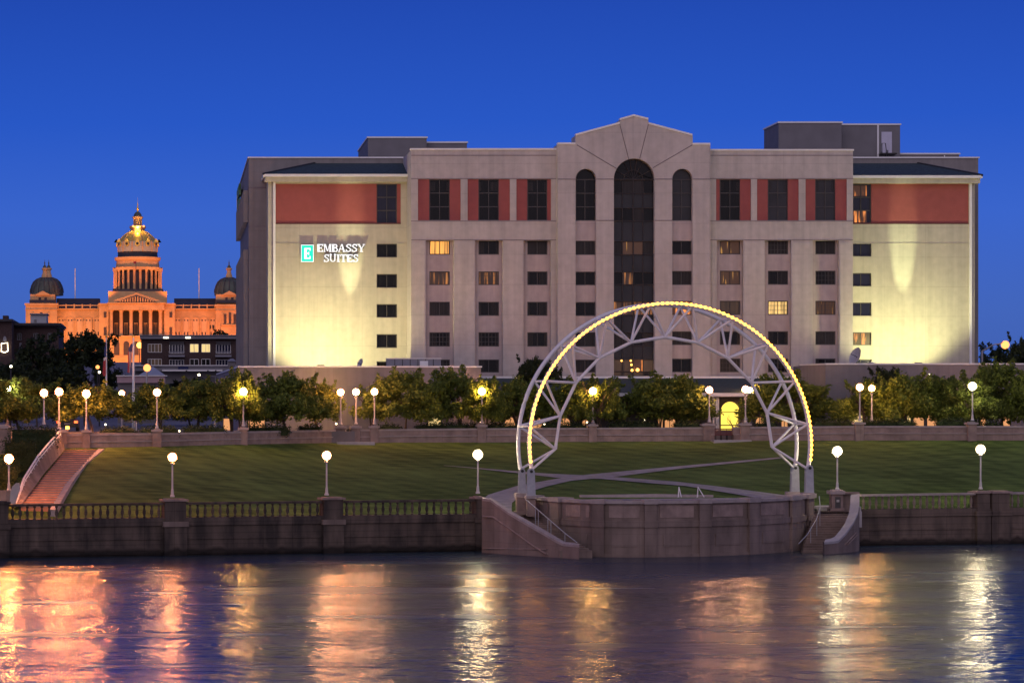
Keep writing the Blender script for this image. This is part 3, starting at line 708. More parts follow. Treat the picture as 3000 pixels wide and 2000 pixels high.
handrail('thin steel handrail on the steps left of the stage', [(1538, 1462, 193.2), (1545, 1466, 193), (1610, 1522, 190.2), (1655, 1561, 188.4), (1690, 1588, 187)],
         [(1569, 1487, 1543, 191.2), (1577, 1493, 1548, 191), (1605, 1517, 1566, 190.2), (1614, 1525, 1570, 190), (1655, 1561, 1590, 188.4)])
handrail('thin steel handrail on the steps right of the stage', [(2400, 1453, 199), (2403, 1485, 198), (2392, 1520, 196.5), (2365, 1565, 194), (2340, 1592, 193)],
         [(2402, 1480, 1540, 198), (2393, 1520, 1570, 196.4), (2375, 1550, 1595, 195)])
handrail('thin steel handrail against the bright capped stair wall', [(2493, 1451, 198.2), (2492, 1487, 197.4), (2486, 1512, 196.6), (2478, 1530, 196)], [(2492, 1452, 1487, 198)])
# ladder rails of the stage
for i, (a, b, c) in enumerate([(1988, 1456, 1996), (2044, 1455, 2063)]):
    t = thing('stage_rail', ['short slanted steel rail on the stage, the left of two', 'short slanted steel rail on the stage, the right of two'][i], 'handrail', tuple(P(a, b, 196)), 'rails on the stage floor')
    MB().tube([P(a, 1456, 196), P(a + 1, 1426, 196), P(c, 1455, 195.4)], .035, 6).build('rail', 'steel', t)
    MB().tube([P(a - 2, 1456, 196.4), P(a + 1, 1426, 196)], .03, 6).build('rail_post', 'steel', t)

# pillar with plaque beside the right steps
m = MB().box(X(2340, 201), X(2525, 201), 201, 204, 1.5, Z(1497, 201)).box(X(2340, 202), X(2525, 202), 202.2, 205, 1.5, 3.0).box(X(1411, 196.2), X(1530, 196.2), 195.9, 197.4, 1.5, Z(1508, 196) + .01)
tag(m.build('pavement', 'concrete'), kind='structure')
t = thing('gate_pillar', 'short stone pillar with bronze plaque beside the right river steps', 'pillar', tuple(P(2453, 1492, 201)))
m = MB().pbox(2437, 2470, 1447, 1495, 201, .8); m.pbox(2433, 2474, 1488, 1496, 200.9, 1.0); m.build('shaft', 'stone', t)
m = MB().pbox(2432, 2476, 1437, 1447, 200.8, 1.1).pbox(2440, 2469, 1434, 1437, 200.9, .8); m.build('pillar_cap', 'stone_cap', t)
pl = MB().pbox(2447, 2463, 1455, 1490, 200.96, .05).build('plaque', 'plaque', t)
MB().pbox(2451, 2459, 1463, 1470, 200.94, .03).build('emblem', 'plaquemark', pl)
t = thing('low_wall', 'short dark stone wall between the lamp pillar and the white capped stair wall', 'wall', tuple(P(2480, 1492, 201.5)))
MB().pbox(2470, 2494, 1447, 1495, 201.6, .6).build('wall_body', 'bastion', t); MB().pbox(2466, 2518, 1441, 1447, 201.3, .8).build('coping', 'stone', t)

# ------------------------------------------------------------------ the arch
def arch():
    AY = knots([(1556, 194.0), (2372, 201.2)])
    L0, R0 = P(1556, 1383, 194.0), P(2372, 1374, 201.2)
    al = Vector((R0.x - L0.x, R0.y - L0.y, 0)).normalized(); bk = Vector((-al.y, al.x, 0)) * 1.85
    def at(px, py): 
        Y = 194.0 + (px - 1556) / 816 * 7.2
        # exact plane: solve for Y on the vertical plane through the two feet
        k_ = (px - CX) / F; Y = (L0.y * al.x - L0.x * al.y) / (al.x - k_ * al.y); return P(px, py, Y)
    def circ(w): return (1962 + 411 * cos(w), 1301 - 411 * sin(w))
    t = thing('truss_arch', 'tall steel truss arch strung with lit bulbs standing on the river stage', 'arch sculpture', tuple(P(1962, 1450, 196)))
    wl_, wr_ = pi + math.asin(74 / 411), -math.asin(72 / 411)
    ws = [lerp(wl_, wr_, i / 90) for i in range(91)]
    fr = [at(*circ(w)) for w in ws]
    MB().tube(fr, .155, 12).build('front_chord', 'steel', t, True)
    MB().tube([p + bk for p in fr], .15, 10).build('rear_chord', 'steel', t, True)
    inner = [(1627, 1315), (1641, 1218), (1687, 1121), (1755.5, 1048.6), (1848.6, 1003), (1948, 987), (2044, 1003.7), (2132, 1048.6), (2201.6, 1121), (2247, 1209), (2261.6, 1309)]
    # inner nodes lie half way back
    def mid(px, py):
        q = at(px, py) + bk * .5; return P(px, py, q.y + .02)
    inn = [mid(*p) for p in inner]
    MB().tube(inn, .125, 8).build('inner_chord', 'steel', t)
    on = [(1551, 1248), (1599, 1116), (1678, 1013), (1778, 934), (1906, 894), (2029, 896), (2147, 934), (2251, 1010), (2329, 1117), (2366, 1242)]
    F_ = [fr[0]] + [at(*p) for p in on] + [fr[-1]]
    for k in range(11):
        for j in (k, k + 1):
            a = F_[j]
            MB().tube([inn[k], a], .092, 8).build('front_brace', 'steel', t)
            MB().tube([inn[k], a + bk], .088, 8).build('rear_brace', 'steel', t)
    for j in range(1, 11): MB().tube([F_[j], F_[j] + bk], .08, 7).build('cross_tie', 'steel', t)
    ctr = at(1962, 1301)
    MB().tube([p_ - bk.normalized() * .15 + (p_ - at(1962, 1301)).normalized() * .05 for p_ in fr[2:-2]], .038, 6).build('bulb_glow_tube', 'bulb', t, True)  # added glowing tube that joins the bulbs into one bright line
    nb = 100; wa, wb = pi + math.asin(50 / 411), -math.asin(44 / 411)
    nrm = bk.normalized()
    for i in range(nb):
        w = lerp(wa, wb, i / (nb - 1)); p = at(*circ(w)); out = (p - ctr).normalized()
        MB().ball(p - nrm * .15 + out * .05, .108, 8, 6).build('bulb', 'bulb', t, True)
    # legs
    for nm, x0, x1, yt, yb, rear, bx0, bx1, ybb in [('leg', 1543, 1568, 1378, 1452, 0, 1541, 1571, 1460), ('leg', 1518, 1540, 1377, 1444, 1, 1512, 1542, 1457),
                                      ('leg', 2358, 2383, 1368, 1443, 0, 2352, 2387, 1452), ('leg', 2316, 2341, 1368, 1440, 1, 2308, 2344, 1450)]:
        base = at(1556 if x0 < 1900 else 2372, 1380); Y = base.y + (bk.y if rear else 0)
        xa, xb, zt, zb = X(x0, Y), X(x1, Y), Z(yt, Y), Z(yb, Y); hw = (xb - xa) / 2; cx_ = (xa + xb) / 2
        m = MB()
        for sgn in (-1, 1):
            yy = Y + sgn * .24; pr = [Vector((cx_ - hw, yy, zb)), Vector((cx_ + hw, yy, zb)), Vector((cx_ + hw * .82, yy, zt - .1))] + [Vector((cx_ + hw * .8 * cos(a_), yy, zt - .1 + .28 * sin(a_))) for a_ in [pi * q / 6 for q in range(7)]] + [Vector((cx_ - hw * .82, yy, zt - .1))]
            m.prism(pr, (0, .05, 0))
        m.box(cx_ - hw * .7, cx_ + hw * .7, Y - .18, Y + .22, zb, zt - .45)
        lg = m.build('leg', 'leg', t)
        MB().tube([(cx_, Y - .33, zt - .05), (cx_, Y + .36, zt - .05)], .11, 12).build('pin', 'dark', lg)
        Yb_ = Y - .45
        m = MB().pbox(bx0, bx1, yb, ybb, Yb_, 1.0); m.build('foot_block', 'stone_cap', t)
    # stone column under the left rear leg
    m = MB().pbox(1514, 1540, 1456, 1502, 194.6, .7).pbox(1510, 1544, 1497, 1507, 194.4, 1.0).pbox(1545, 1569, 1459, 1512, 193.7, 1.6); m.build('stone_base', 'stone', t)
arch()
# ------------------------------------------------------------------ hotel
YM, YWG, YS, YP = 262.0, 267.0, 271.4, 261.0       # main front, wings, set-back strips, centre pavilion
GZ = PZ
hotel = thing('hotel_building', 'large eight-storey beige hotel with red panels, arched centre and lit wings', 'hotel', (X(1860, YM), YM, GZ))
H = hotel
ROWS_L = [(704.5, 746), (795, 835), (884, 925), (973, 1015), (1053, 1091)]
ROWS_R = [(704.5, 745), (793, 834), (881, 922), (970, 1010), (1050, 1090)]

def window(px0, px1, py0, py1, Y, glass='glass', cols=2, rows=1, parent=None, rec=.14, label=None, grid=False):
    x0, x1, z0, z1 = X(px0, Y), X(px1, Y), Z(py1, Y), Z(py0, Y); y = Y + rec
    m = MB(); w = .09
    m.box(x0, x1, y - .03, y + .05, z0, z0 + w); m.box(x0, x1, y - .03, y + .05, z1 - w, z1)
    m.box(x0, x0 + w, y - .03, y + .05, z0 + w, z1 - w); m.box(x1 - w, x1, y - .03, y + .05, z0 + w, z1 - w)
    for i in range(1, cols): xx = lerp(x0, x1, i / cols); m.box(xx - .035, xx + .035, y - .028, y + .048, z0 + w, z1 - w)
    for i in range(1, rows): zz = lerp(z0, z1, i / rows); m.box(x0 + w, x1 - w, y - .026, y + .046, zz - .05, zz + .05)
    if grid:
        for i in range(1, 6):
            if i != 3: xx = lerp(x0, x1, i / 6); m.box(xx - .018, xx + .018, y + .0, y + .04, z0 + w, z1 - w)
        for i in (1, 2): zz = lerp(z0, z1, i / 3); m.box(x0 + w, x1 - w, y + .002, y + .042, zz - .018, zz + .018)
    o = m.build('window', 'frame', parent or H)
    if label: o['label'] = label
    MB().box(x0 + .01, x1 - .01, y + .055, y + .09, z0 + .01, z1 - .01).build('pane', glass, o)
    return o
def drapes(px0, px1, py0, py1, Y, o):
    """Dim curtains hanging at both sides behind the glass line of a dark window."""
    x0, x1, z0, z1 = X(px0, Y), X(px1, Y), Z(py1, Y), Z(py0, Y); w = (x1 - x0)
    m = MB()
    for a, b in random.choice([((.05, .2), (.8, .95)), ((.05, .3), (.85, .95)), ((.05, .14), (.6, .95))]):
        k = 5
        for i in range(k):
            xa, xb = x0 + w * lerp(a, b, i / k), x0 + w * lerp(a, b, (i + .7) / k)
            m.box(xa, xb, Y + .19, Y + .196, z0 + .1, z1 - .1)
    m.build('curtain', 'curtain', o)

def zz(py, Y=YM): return Z(py, Y)
# --- main block: left and right halves
def half(name_side, x_l, x_r, roof_py, up, ups, low_bays, rows, lits):
    # masses
    Y = YM
    m = MB().box(X(x_l, Y), X(x_r, Y), Y + .95, Y + 30, GZ, zz(roof_py)); m.build('wall', 'stucco', H)
    # upper band with red panels
    hs = [(X(a, Y), X(b, Y), zz(646), zz(525)) for a, b in up]
    MB().holes(X(x_l, Y), X(x_r, Y), zz(704.3), zz(roof_py), Y, hs, .95).build('wall', 'stucco', H)
    for a, b in up:
        wh = [w for w in ups if a <= w[0] < b][0]
        h = [(X(wh[0], Y), X(wh[1], Y), zz(646) + .001, zz(525.3))]
        MB().holes(X(a, Y), X(b, Y), zz(646), zz(525), Y + .12, h, .3).build('red_panel', 'red', H)
    # lower: pilasters proud, bays recessed
    prev = x_l
    pil = []
    for a, b in low_bays: pil.append((prev, a)); prev = b
    pil.append((prev, x_r))
    for a, b in pil:
        if b - a < 6: continue
        MB().box(X(a, Y), X(b, Y), Y + .02, Y + .93, GZ, zz(704.3)).build('pilaster', 'stucco', H)
        m = MB().box(X(a, Y) + .12, X(b, Y) - .12, Y - .01, Y + .02, GZ + .1, zz(710)); m.build('pilaster_face', 'stucco', H)
    for (a, b), wx in zip(low_bays, ups):
        hs = [(X(wx[0], Y + .6), X(wx[1], Y + .6), Z(r[1], Y + .6), Z(r[0], Y + .6)) for r in rows]
        MB().holes(X(a, Y), X(b, Y), GZ, zz(704.3), Y + .6, hs, .34).build('bay_wall', 'stucco_in', H)
    # coping
    m = MB().box(X(x_l, Y) - .08, X(x_r, Y) + .08, Y - .10, Y + .6, zz(roof_py), zz(roof_py) + .16); m.build('coping', 'cap', H)
    for py in (455.5, 523.5, 648, 703): MB().box(X(x_l, Y), X(x_r, Y), Y - .025, Y - .003, zz(py) - .035, zz(py) + .035).build('joint_line', 'joint', H)
half('l', 1204.5, 1634, 439.5, [(1224.6, 1349.6), (1370, 1494), (1513, 1614.5)], [(1258, 1318), (1402, 1462), (1545, 1604)],
     [(1247.5, 1330), (1392, 1473), (1534, 1614)], ROWS_L, None)
half('r', 2081, 2499, 442, [(2098, 2200), (2218, 2340), (2360, 2481)], [(2109, 2169), (2250, 2309), (2389, 2448)],
     [(2100, 2177.5), (2240.6, 2318), (2381, 2458)], ROWS_R, None)
lit = {('l', 0, 0): ('lit_orange', 0), ('l', 0, 1): ('lit_dim', 0), ('l', 1, 1): ('lit_dim', 1), ('r', 0, 0): ('lit_stripe', 0),
       ('r', 0, 1): ('lit_stripe', 0), ('r', 1, 2): ('lit_full', 1), ('r', 2, 2): ('lit_stripe', 1), ('r', 1, 0): ('curtain', 1), ('r', 0, 2): ('lit_faint', 0)}
LAB = {('l', 0, 0): 'window glowing orange through its curtains', ('r', 1, 2): 'brightly lit gridded window', ('r', 2, 2): 'window with a bright slit between its curtains'}
for side, wins, rows in (('l', [(1258, 1318), (1402, 1462), (1545, 1604)], ROWS_L), ('r', [(2109, 2169), (2250, 2309), (2389, 2448)], ROWS_R)):
    for i, (a, b) in enumerate(wins):
        gl = ['glass', 'glass_grey'][1 if (side == 'r' and i > 0) else 0]
        o = window(a, b, 525.3, 646, YM + .12, gl, 2, 3)
        drapes(a, b, 530, 562, YM + .12, o)
        for j, r in enumerate(rows):
            g, gr = lit.get((side, i, j), (random.choice(['glass', 'glass', 'glass', 'curtain']), random.random() < .3))
            o = window(a, b, r[0], r[1], YM + .6, g, 2, 1, grid=bool(gr), label=LAB.get((side, i, j)))
            if g == 'glass': drapes(a, b, r[0], r[1], YM + .6, o)

# --- centre pavilion
def pavilion():
    Y = YP; d = .9; S = 525.0
    prof = knots([(1634, 423), (1685.9, 423), (1686, 397.5), (1815.9, 362.5), (1816, 352), (1857, 340.5), (1899.5, 350.8), (1900, 363.4), (2029.4, 398), (2029.5, 424), (2081, 424)])
    arches = [(1686.5, 1746.5, 494.5), (1798.5, 1918, 464.5), (1969.5, 2029, 494.5)]
    def low(px):
        for a, b, t in arches:
            if a < px < b:
                u = (px - (a + b) / 2) / ((b - a) / 2); return S - (S - t) * sqrt(max(0, 1 - u * u))
        return S
    xs = {1634, 1685.9, 1686, 1815.9, 1816, 1857, 1899.5, 1900, 2029.4, 2029.5, 2081}
    for a, b, t in arches:
        for i in range(25): xs.add((a + b) / 2 - (b - a) / 2 * cos(pi * i / 24))
    xs = sorted(xs); m = MB(); c = MB()
    for a, b in zip(xs, xs[1:]):
        e = 1e-4; la, lb = low(a + e), low(b - e); ta, tb = prof(a + e), prof(b - e)
        A, B, C, D = P(a, la, Y), P(b, lb, Y), P(b, tb, Y), P(a, ta, Y); v = Vector((0, d, 0))
        m.quad(A, B, C, D); m.quad(D, C, C + v * 3, D + v * 3)
        if la < S or lb < S: m.quad(A, A + v, B + v, B)
        if b - a > .5: c.prism([P(a, ta + .2, Y - .1), P(b, tb + .2, Y - .1), P(b, tb - 5.2, Y - .1), P(a, ta - 5.2, Y - .1)], (0, .7, 0))
    # side faces
    for px in (1634, 2081, 1685.95, 1815.95, 1899.8, 2029.45):
        t0, t1 = prof(px - .1), prof(px + .1)
        if px in (1634, 2081): m.quad(P(px, S, Y), P(px, 424, Y), P(px, 424, Y) + Vector((0, 3, 0)), P(px, S, Y) + Vector((0, 3, 0)))
        else: m.quad(P(px, t0, Y), P(px, t1, Y), P(px, t1, Y) + Vector((0, 2.7, 0)), P(px, t0, Y) + Vector((0, 2.7, 0)))
    m.build('pavilion_wall', 'stucco', H); c.build('coping', 'cap', H)
    # mass behind
    MB().box(X(1634, Y) + .02, X(2081, Y) - .02, Y + 2.2, Y + 24, GZ, Z(440, Y)).build('wall', 'stucco', H)
    MB().prism([P(1686.5, 430, Y + .95), P(2029, 430, Y + .95), P(2029, 402, Y + .95), P(1857, 356, Y + .95), P(1686.5, 402, Y + .95)], (0, 2, 0)).build('gable', 'stucco', H)
    # piers
    for a, b in [(1634, 1686.5), (1746.5, 1798.5), (1918, 1969.5), (2029, 2081)]:
        MB().box(X(a, Y), X(b, Y), Y, Y + 2.1, GZ, Z(S, Y) - .001).build('pier', 'stucco', H)
    # slots: mauve spandrels and windows
    for (a, b), rows in (((1686.5, 1746.5), ROWS_L), ((1969.5, 2029), ROWS_R)):
        x0, x1 = X(a, Y), X(b, Y); ys = Y + .45; zs = [(646, 704.5)] + [(r[1], q[0]) for r, q in zip(rows, rows[1:])] + [(rows[-1][1], 1200)]
        for q0, q1 in zs: MB().box(x0, x1, ys, ys + .5, Z(q1, Y), Z(q0, Y)).build('spandrel', 'stucco_in', H)
        for j, r in enumerate(rows):
            g = 'lit_red' if (a > 1900 and j == 2) else random.choice(['glass', 'curtain'])
            o = window(a, b, r[0], r[1], Y, g, 2, 1, rec=.62)
        # arched top window
        t = 494.5; cx_ = (a + b) / 2; hw = (b - a) / 2
        arc = [P(cx_ + hw * cos(w), S - (S - t) * sin(w), Y + .7) for w in [pi * i / 20 for i in range(21)]]
        fr = MB(); fr.tube([P(a, 646, Y + .66), P(a, S, Y + .66)] + list(reversed([Vector((p.x, Y + .66, p.z)) for p in arc])) + [P(b, 646, Y + .66)], .07, 6)
        for py in (525, 565, 605): fr.box(x0, x1, Y + .60, Y + .69, Z(py, Y) - .05, Z(py, Y) + .05)
        fr.box(X(cx_, Y) - .04, X(cx_, Y) + .04, Y + .61, Y + .69, Z(646, Y), Z(S, Y)); fr.box(x0, x1, Y + .6, Y + .7, Z(646, Y), Z(643, Y))
        o = fr.build('arched_window', 'frame', H)
        MB().prism([P(a, 646, Y + .7), P(b, 646, Y + .7)] + arc, (0, .05, 0)).build('pane', 'glass' if a < 1900 else 'glass_grey', o)
    # great central window
    a, b = 1798.5, 1918; cx_, hw = (a + b) / 2, (b - a) / 2; t = 464.5; yf = Y + .62
    fr = MB(); arc = [(cx_ + hw * cos(w), S - (S - t) * sin(w)) for w in [pi * i / 28 for i in range(29)]]
    def fb(p0, p1, w=.05): 
        A, B = P(*p0, Y), P(*p1, Y); A.y = B.y = yf; fr.tube([A, B], w, 4)
    fr.tube([Vector((P(*q, Y).x, yf, P(*q, Y).z)) for q in arc], .09, 6)
    for px in (1826.6, 1887): fb((px, 1101), (px, 530))
    fb((cx_, 1101), (cx_, 525), .07)
    rows_c = [525, 566, 608, 646, 706, 745, 796, 833, 882, 922, 973, 1012, 1052, 1088, 1101]
    for py in rows_c: fb((a, py), (b, py), .09 if py == 525 else .055)
    for w in (62, 80, 100, 118, 28, 152):
        fb((cx_ + 28 * cos(radians(w)), S - 28 * sin(radians(w))), (cx_ + 59 * cos(radians(w)), S - 59 * sin(radians(w))), .04)
        fb((cx_, S), (cx_ + 28 * cos(radians(w)), S - 28 * sin(radians(w))), .03)
    for i in range(16): 
        w0, w1 = pi * i / 16, pi * (i + 1) / 16; fb((cx_ + 28 * cos(w0), S - 28 * sin(w0)), (cx_ + 28 * cos(w1), S - 28 * sin(w1)), .05)
    o = fr.build('great_window', 'frame', H)
    MB().prism([P(a, S, Y + .72), P(b, S, Y + .72)] + [Vector((P(*q, Y).x, Y + .72, P(*q, Y).z)) for q in arc], (0, .05, 0)).build('fanlight_pane', 'glass', o)
    vx = [a, 1826.6, cx_, 1887, b]
    special = {(4, 1): 'lit_stripe', (4, 2): 'lit_stripe', (4, 0): 'curtain', (4, 3): 'curtain', (6, 1): 'lit_dim', (8, 0): 'lit_dim', (8, 1): 'lit_dim', (8, 2): 'lit_dim', (8, 3): 'lit_dim',
               (12, 1): 'lit_faint', (12, 2): 'lit_red', (12, 0): 'lit_faint', (12, 3): 'lit_faint', (13, 0): 'lit_faint', (13, 1): 'lit_faint', (13, 2): 'lit_faint'}
    for j in range(len(rows_c) - 1):
        for i in range(4):
            g = special.get((j, i)) or ('glass_grey' if j in (1, 3, 5, 7, 9, 11) else random.choice(['glass', 'curtain']))
            x0, x1 = X(vx[i], Y), X(vx[i + 1], Y)
            MB().box(x0, x1, Y + .72, Y + .76, Z(rows_c[j + 1], Y), Z(rows_c[j], Y)).build('pane', g, o)
    for px, py, r in ((1824, 1056, .09), (1851, 1056, .09), (1853, 1068, .10), (1855, 1084, .13), (1871, 1083, .17)):
        MB().ball((X(px, Y), Y + .60, Z(py, Y)), r, 8, 6).build('lamp_glow', 'amber', o)
    # radial joints
    for p0, p1 in [((1690, 425), (1806, 494)), ((1816, 365), (1842, 466)), ((1899.5, 365), (1874, 466)), ((2028, 425), (1913, 492)), ((1634, 525), (1686, 525)), ((2029, 525), (2081, 525)), ((1746, 525), (1798, 525)), ((1918, 525), (1969, 525)), ((1746.5, 646), (1798, 646)), ((1918, 646), (1969, 646))]:
        A, B = P(*p0, Y - .004), P(*p1, Y - .004); MB().tube([A, B], .045, 4).build('joint_line', 'joint', H)
pavilion()

# --- wings
def wing(xl, xr, eave, hip_in, hip_out, redx, winx, rows, side, downx):
    Y = YWG
    x0, x1 = X(xl, Y), X(xr, Y); zt = Z(eave, Y) - .3
    hs = [(X(winx[0], Y), X(winx[1], Y), Z(r[1], Y), Z(r[0], Y)) for r in rows]
    hs.append((X(winx[0], Y), X(winx[1], Y), Z(655, Y), Z(539, Y)))
    hsr = (X(redx[0], Y), X(redx[1], Y), Z(655, Y), Z(538.5, Y))
    allh = [h for h in hs[:-1]] + [hsr]
    MB().holes(x0, x1, GZ, zt, Y, allh, .5).build('wing_wall', 'stucco_wing', H)
    if side == 'l':
        MB().box(x0, x1, Y + .5, YS + 3, GZ, zt - .01).build('wall', 'stucco_wing', H)
    else:
        MB().box(x0, x1, Y + .5, YS + 3, GZ, zt - .01).build('wall', 'stucco_wing', H)
    # red panel with its window cut out
    MB().holes(X(redx[0], Y), X(redx[1], Y), Z(655, Y), Z(538.5, Y), Y + .06, [(X(winx[0], Y), X(winx[1], Y), Z(654.9, Y), Z(538.6, Y))], .42).build('red_panel', 'red', H)
    MB().box(X(redx[0], Y), X(redx[1], Y), Y - .04, Y + .055, Z(656.5, Y), Z(653, Y)).build('trim_line', 'redline', H)
    m = MB().box(x0, x1, Y - .05, Y - .003, Z(713, Y) - .04, Z(713, Y) + .05); m.build('band_line', 'stucco_wing', H)
    lit_w = {'l': {}, 'r': {3: 'lit_red'}}[side]
    for j, r in enumerate(rows):
        window(winx[0], winx[1], r[0], r[1], Y, lit_w.get(j, 'glass_blue' if side == 'r' else 'glass'), 2, 1, rec=.2, label='window with a streak of orange glow' if lit_w.get(j) else None)  # the orange streak is emission in the pane
    # tall three-part window
    o = window(winx[0], winx[1], 539, 655, Y, 'glass_blue' if side == 'l' else 'glass_blue', 2, 3, rec=.2)
    if side == 'r':
        for q0, q1 in ((543, 574), (618, 651)):
            MB().box(X(winx[0] + 3, Y), X(winx[1] - 12, Y), Y + .235, Y + .25, Z(q1, Y), Z(q0, Y)).build('lit_pane', 'lit_red', o)
    # eave and hipped roof
    ye = Y - 1.0
    ze = Z(eave + 4, ye); oh = .5
    ex0, ex1 = x0 - (oh if side == 'l' else 0), x1 + (oh if side == 'r' else 0)
    MB().box(ex0, ex1, ye, YS, ze - .02, ze + .24).build('eave', 'cap', H)
    MB().box(ex0 + .15, ex1 - .15, ye + .3, Y - .003, ze - .5, ze - .02).build('frieze', 'stucco_wing', H)
    zr = Z(478.5, YS); yb = YS - .02
    hx = X(hip_in, YS)
    b0, b1 = Vector((ex0, ye, ze + .24)), Vector((ex1, ye, ze + .24))
    m = MB()
    if side == 'l':
        m.quad(b0, b1, Vector((ex1, yb, zr)), Vector((hx, yb, zr))); m.tri(Vector((ex0, yb, ze + .24)), b0, Vector((hx, yb, zr)))
        m.build('hip_roof', 'shingle', H); MB().tube([b0, Vector((hx, yb, zr))], .13, 5).build('ridge_cap', 'dark', H)
    else:
        m.quad(b0, b1, Vector((hx, yb, zr)), Vector((ex0, yb, zr))); m.tri(b1, Vector((ex1, yb, ze + .24)), Vector((hx, yb, zr)))
        m.build('hip_roof', 'shingle', H); MB().tube([b1, Vector((hx, yb, zr))], .13, 5).build('ridge_cap', 'dark', H)
    # downspout
    m = MB(); dx = X(downx, Y); m.box(dx - .12, dx + .12, Y - .25, Y - .02, GZ, Z(530, Y)); m.box(dx - .24, dx + .24, Y - .42, Y - .01, Z(532, Y), Z(523, Y)); m.build('downspout', 'cap', H)
RWL = [(714, 754), (802.5, 843), (890.5, 930), (978.5, 1019), (1058, 1097)]
RWR = [(712, 751), (799.7, 838.6), (886, 925), (973, 1011), (1052, 1090)]
wing(785, 1206, 513, 922, 785, (806.5, 1174), (1103.5, 1163.5), RWL, 'l', 803.5)
wing(2455, 2855, 517, 2688, 2862, (2470, 2838), (2493, 2553), RWR, 'r', 2842)

# --- set-back mass with parapet, splayed side wall on the left
def setback():
    Y = YS; fl = X(728.5, Y); fr = X(2866, Y); bl = X(704, 303.6); zt = Z(464, Y)
    m = MB(); pts = [(fl, Y), (fr, Y), (fr + 1, 303.6), (bl, 303.6)]
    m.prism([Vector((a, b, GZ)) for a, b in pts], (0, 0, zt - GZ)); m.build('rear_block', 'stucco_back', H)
    m = MB(); m.box(fl - .1, X(1182, Y), Y - .12, Y + .5, zt, zt + .14); m.box(X(2490, Y), fr + .1, Y - .12, Y + .5, zt, zt + .14)
    m.prism([Vector((fl - .12, Y, zt)), Vector((fl + .4, Y, zt)), Vector((bl + .4, 303.6, zt)), Vector((bl - .12, 303.6, zt))], (0, 0, .12)); m.build('coping', 'cap', H)
    m = MB()
    for py in (549, 551, 663, 724): m.box(fl, X(787, Y), Y - .03, Y - .002, Z(py, Y) - .04, Z(py, Y) + .04)
    # bands and ribs on the side wall
    def sp(f, z, o=.03): return Vector((lerp(fl, bl, f) - o, lerp(Y, 303.6, f), z))
    for py in (551, 724):
        z = Z(py, Y); m.prism([sp(0, z - .12), sp(1, z - .12), sp(1, z + .12), sp(0, z + .12)], (.025, 0, 0))
    m.build('joint_line', 'joint', H)
    m = MB()
    for i in range(14):
        f = (i + .5) / 14
        for z0, z1 in ((GZ, Z(730, Y)), (Z(650, Y), Z(556, Y))):
            m.prism([sp(f - .012, z0, .5), sp(f + .012, z0, .5), sp(f + .012, z1, .5), sp(f - .012, z1, .5)], (.45, 0, 0))
    m.build('wall_rib', 'stucco_back', H)
    # sign on the side wall, seen almost edge-on
setback()

# --- penthouses on the roof
def pent(pts_front, Yf, Yr, base_py, name='penthouse'):
    a, b, top = pts_front
    m = MB().box(X(a, Yf), X(b, Yf), Yf, Yr, Z(base_py + 30, Yf), Z(top, Yf)); o = m.build(name, 'pent', H)
    m = MB().box(X(a, Yf) - .1, X(b, Yf) + .1, Yf - .1, Yr + .1, Z(top, Yf), Z(top, Yf) + .16); m.build('coping', 'cap', o); return o
pent((1078, 1250, 405), 285, 300, 463)
pent((1250.5, 1368, 419.5), 287, 296, 440)
pr = pent((2281, 2466, 361), 284, 291, 441)
p2_ = pent((2466.5, 2637, 367), 286, 296, 466)
pent((2637.5, 2810, 453), 287, 296, 466)
m = MB().pbox(2570, 2575, 367, 466, 285.9, .12); m.pbox(2766, 2769, 455, 466, 286.9, .1); m.build('vent_pipe', 'white', H)
d_ = MB().pbox(2582.6, 2613, 386.6, 448, 285.92, .1).build('roof_door', 'door', H)
m = MB().pbox(2581, 2628, 448, 451.5, 285, 1.2); m.tube([P(2584, 448, 285), P(2584, 420, 285), P(2594, 420, 285), P(2597, 448, 285)], .05, 5); m.tube([P(2594, 466, 285), P(2597, 440, 285)], .05, 5); m.tube([P(2600, 466, 285), P(2601, 440, 285)], .05, 5)
m.build('landing', 'dark', H)

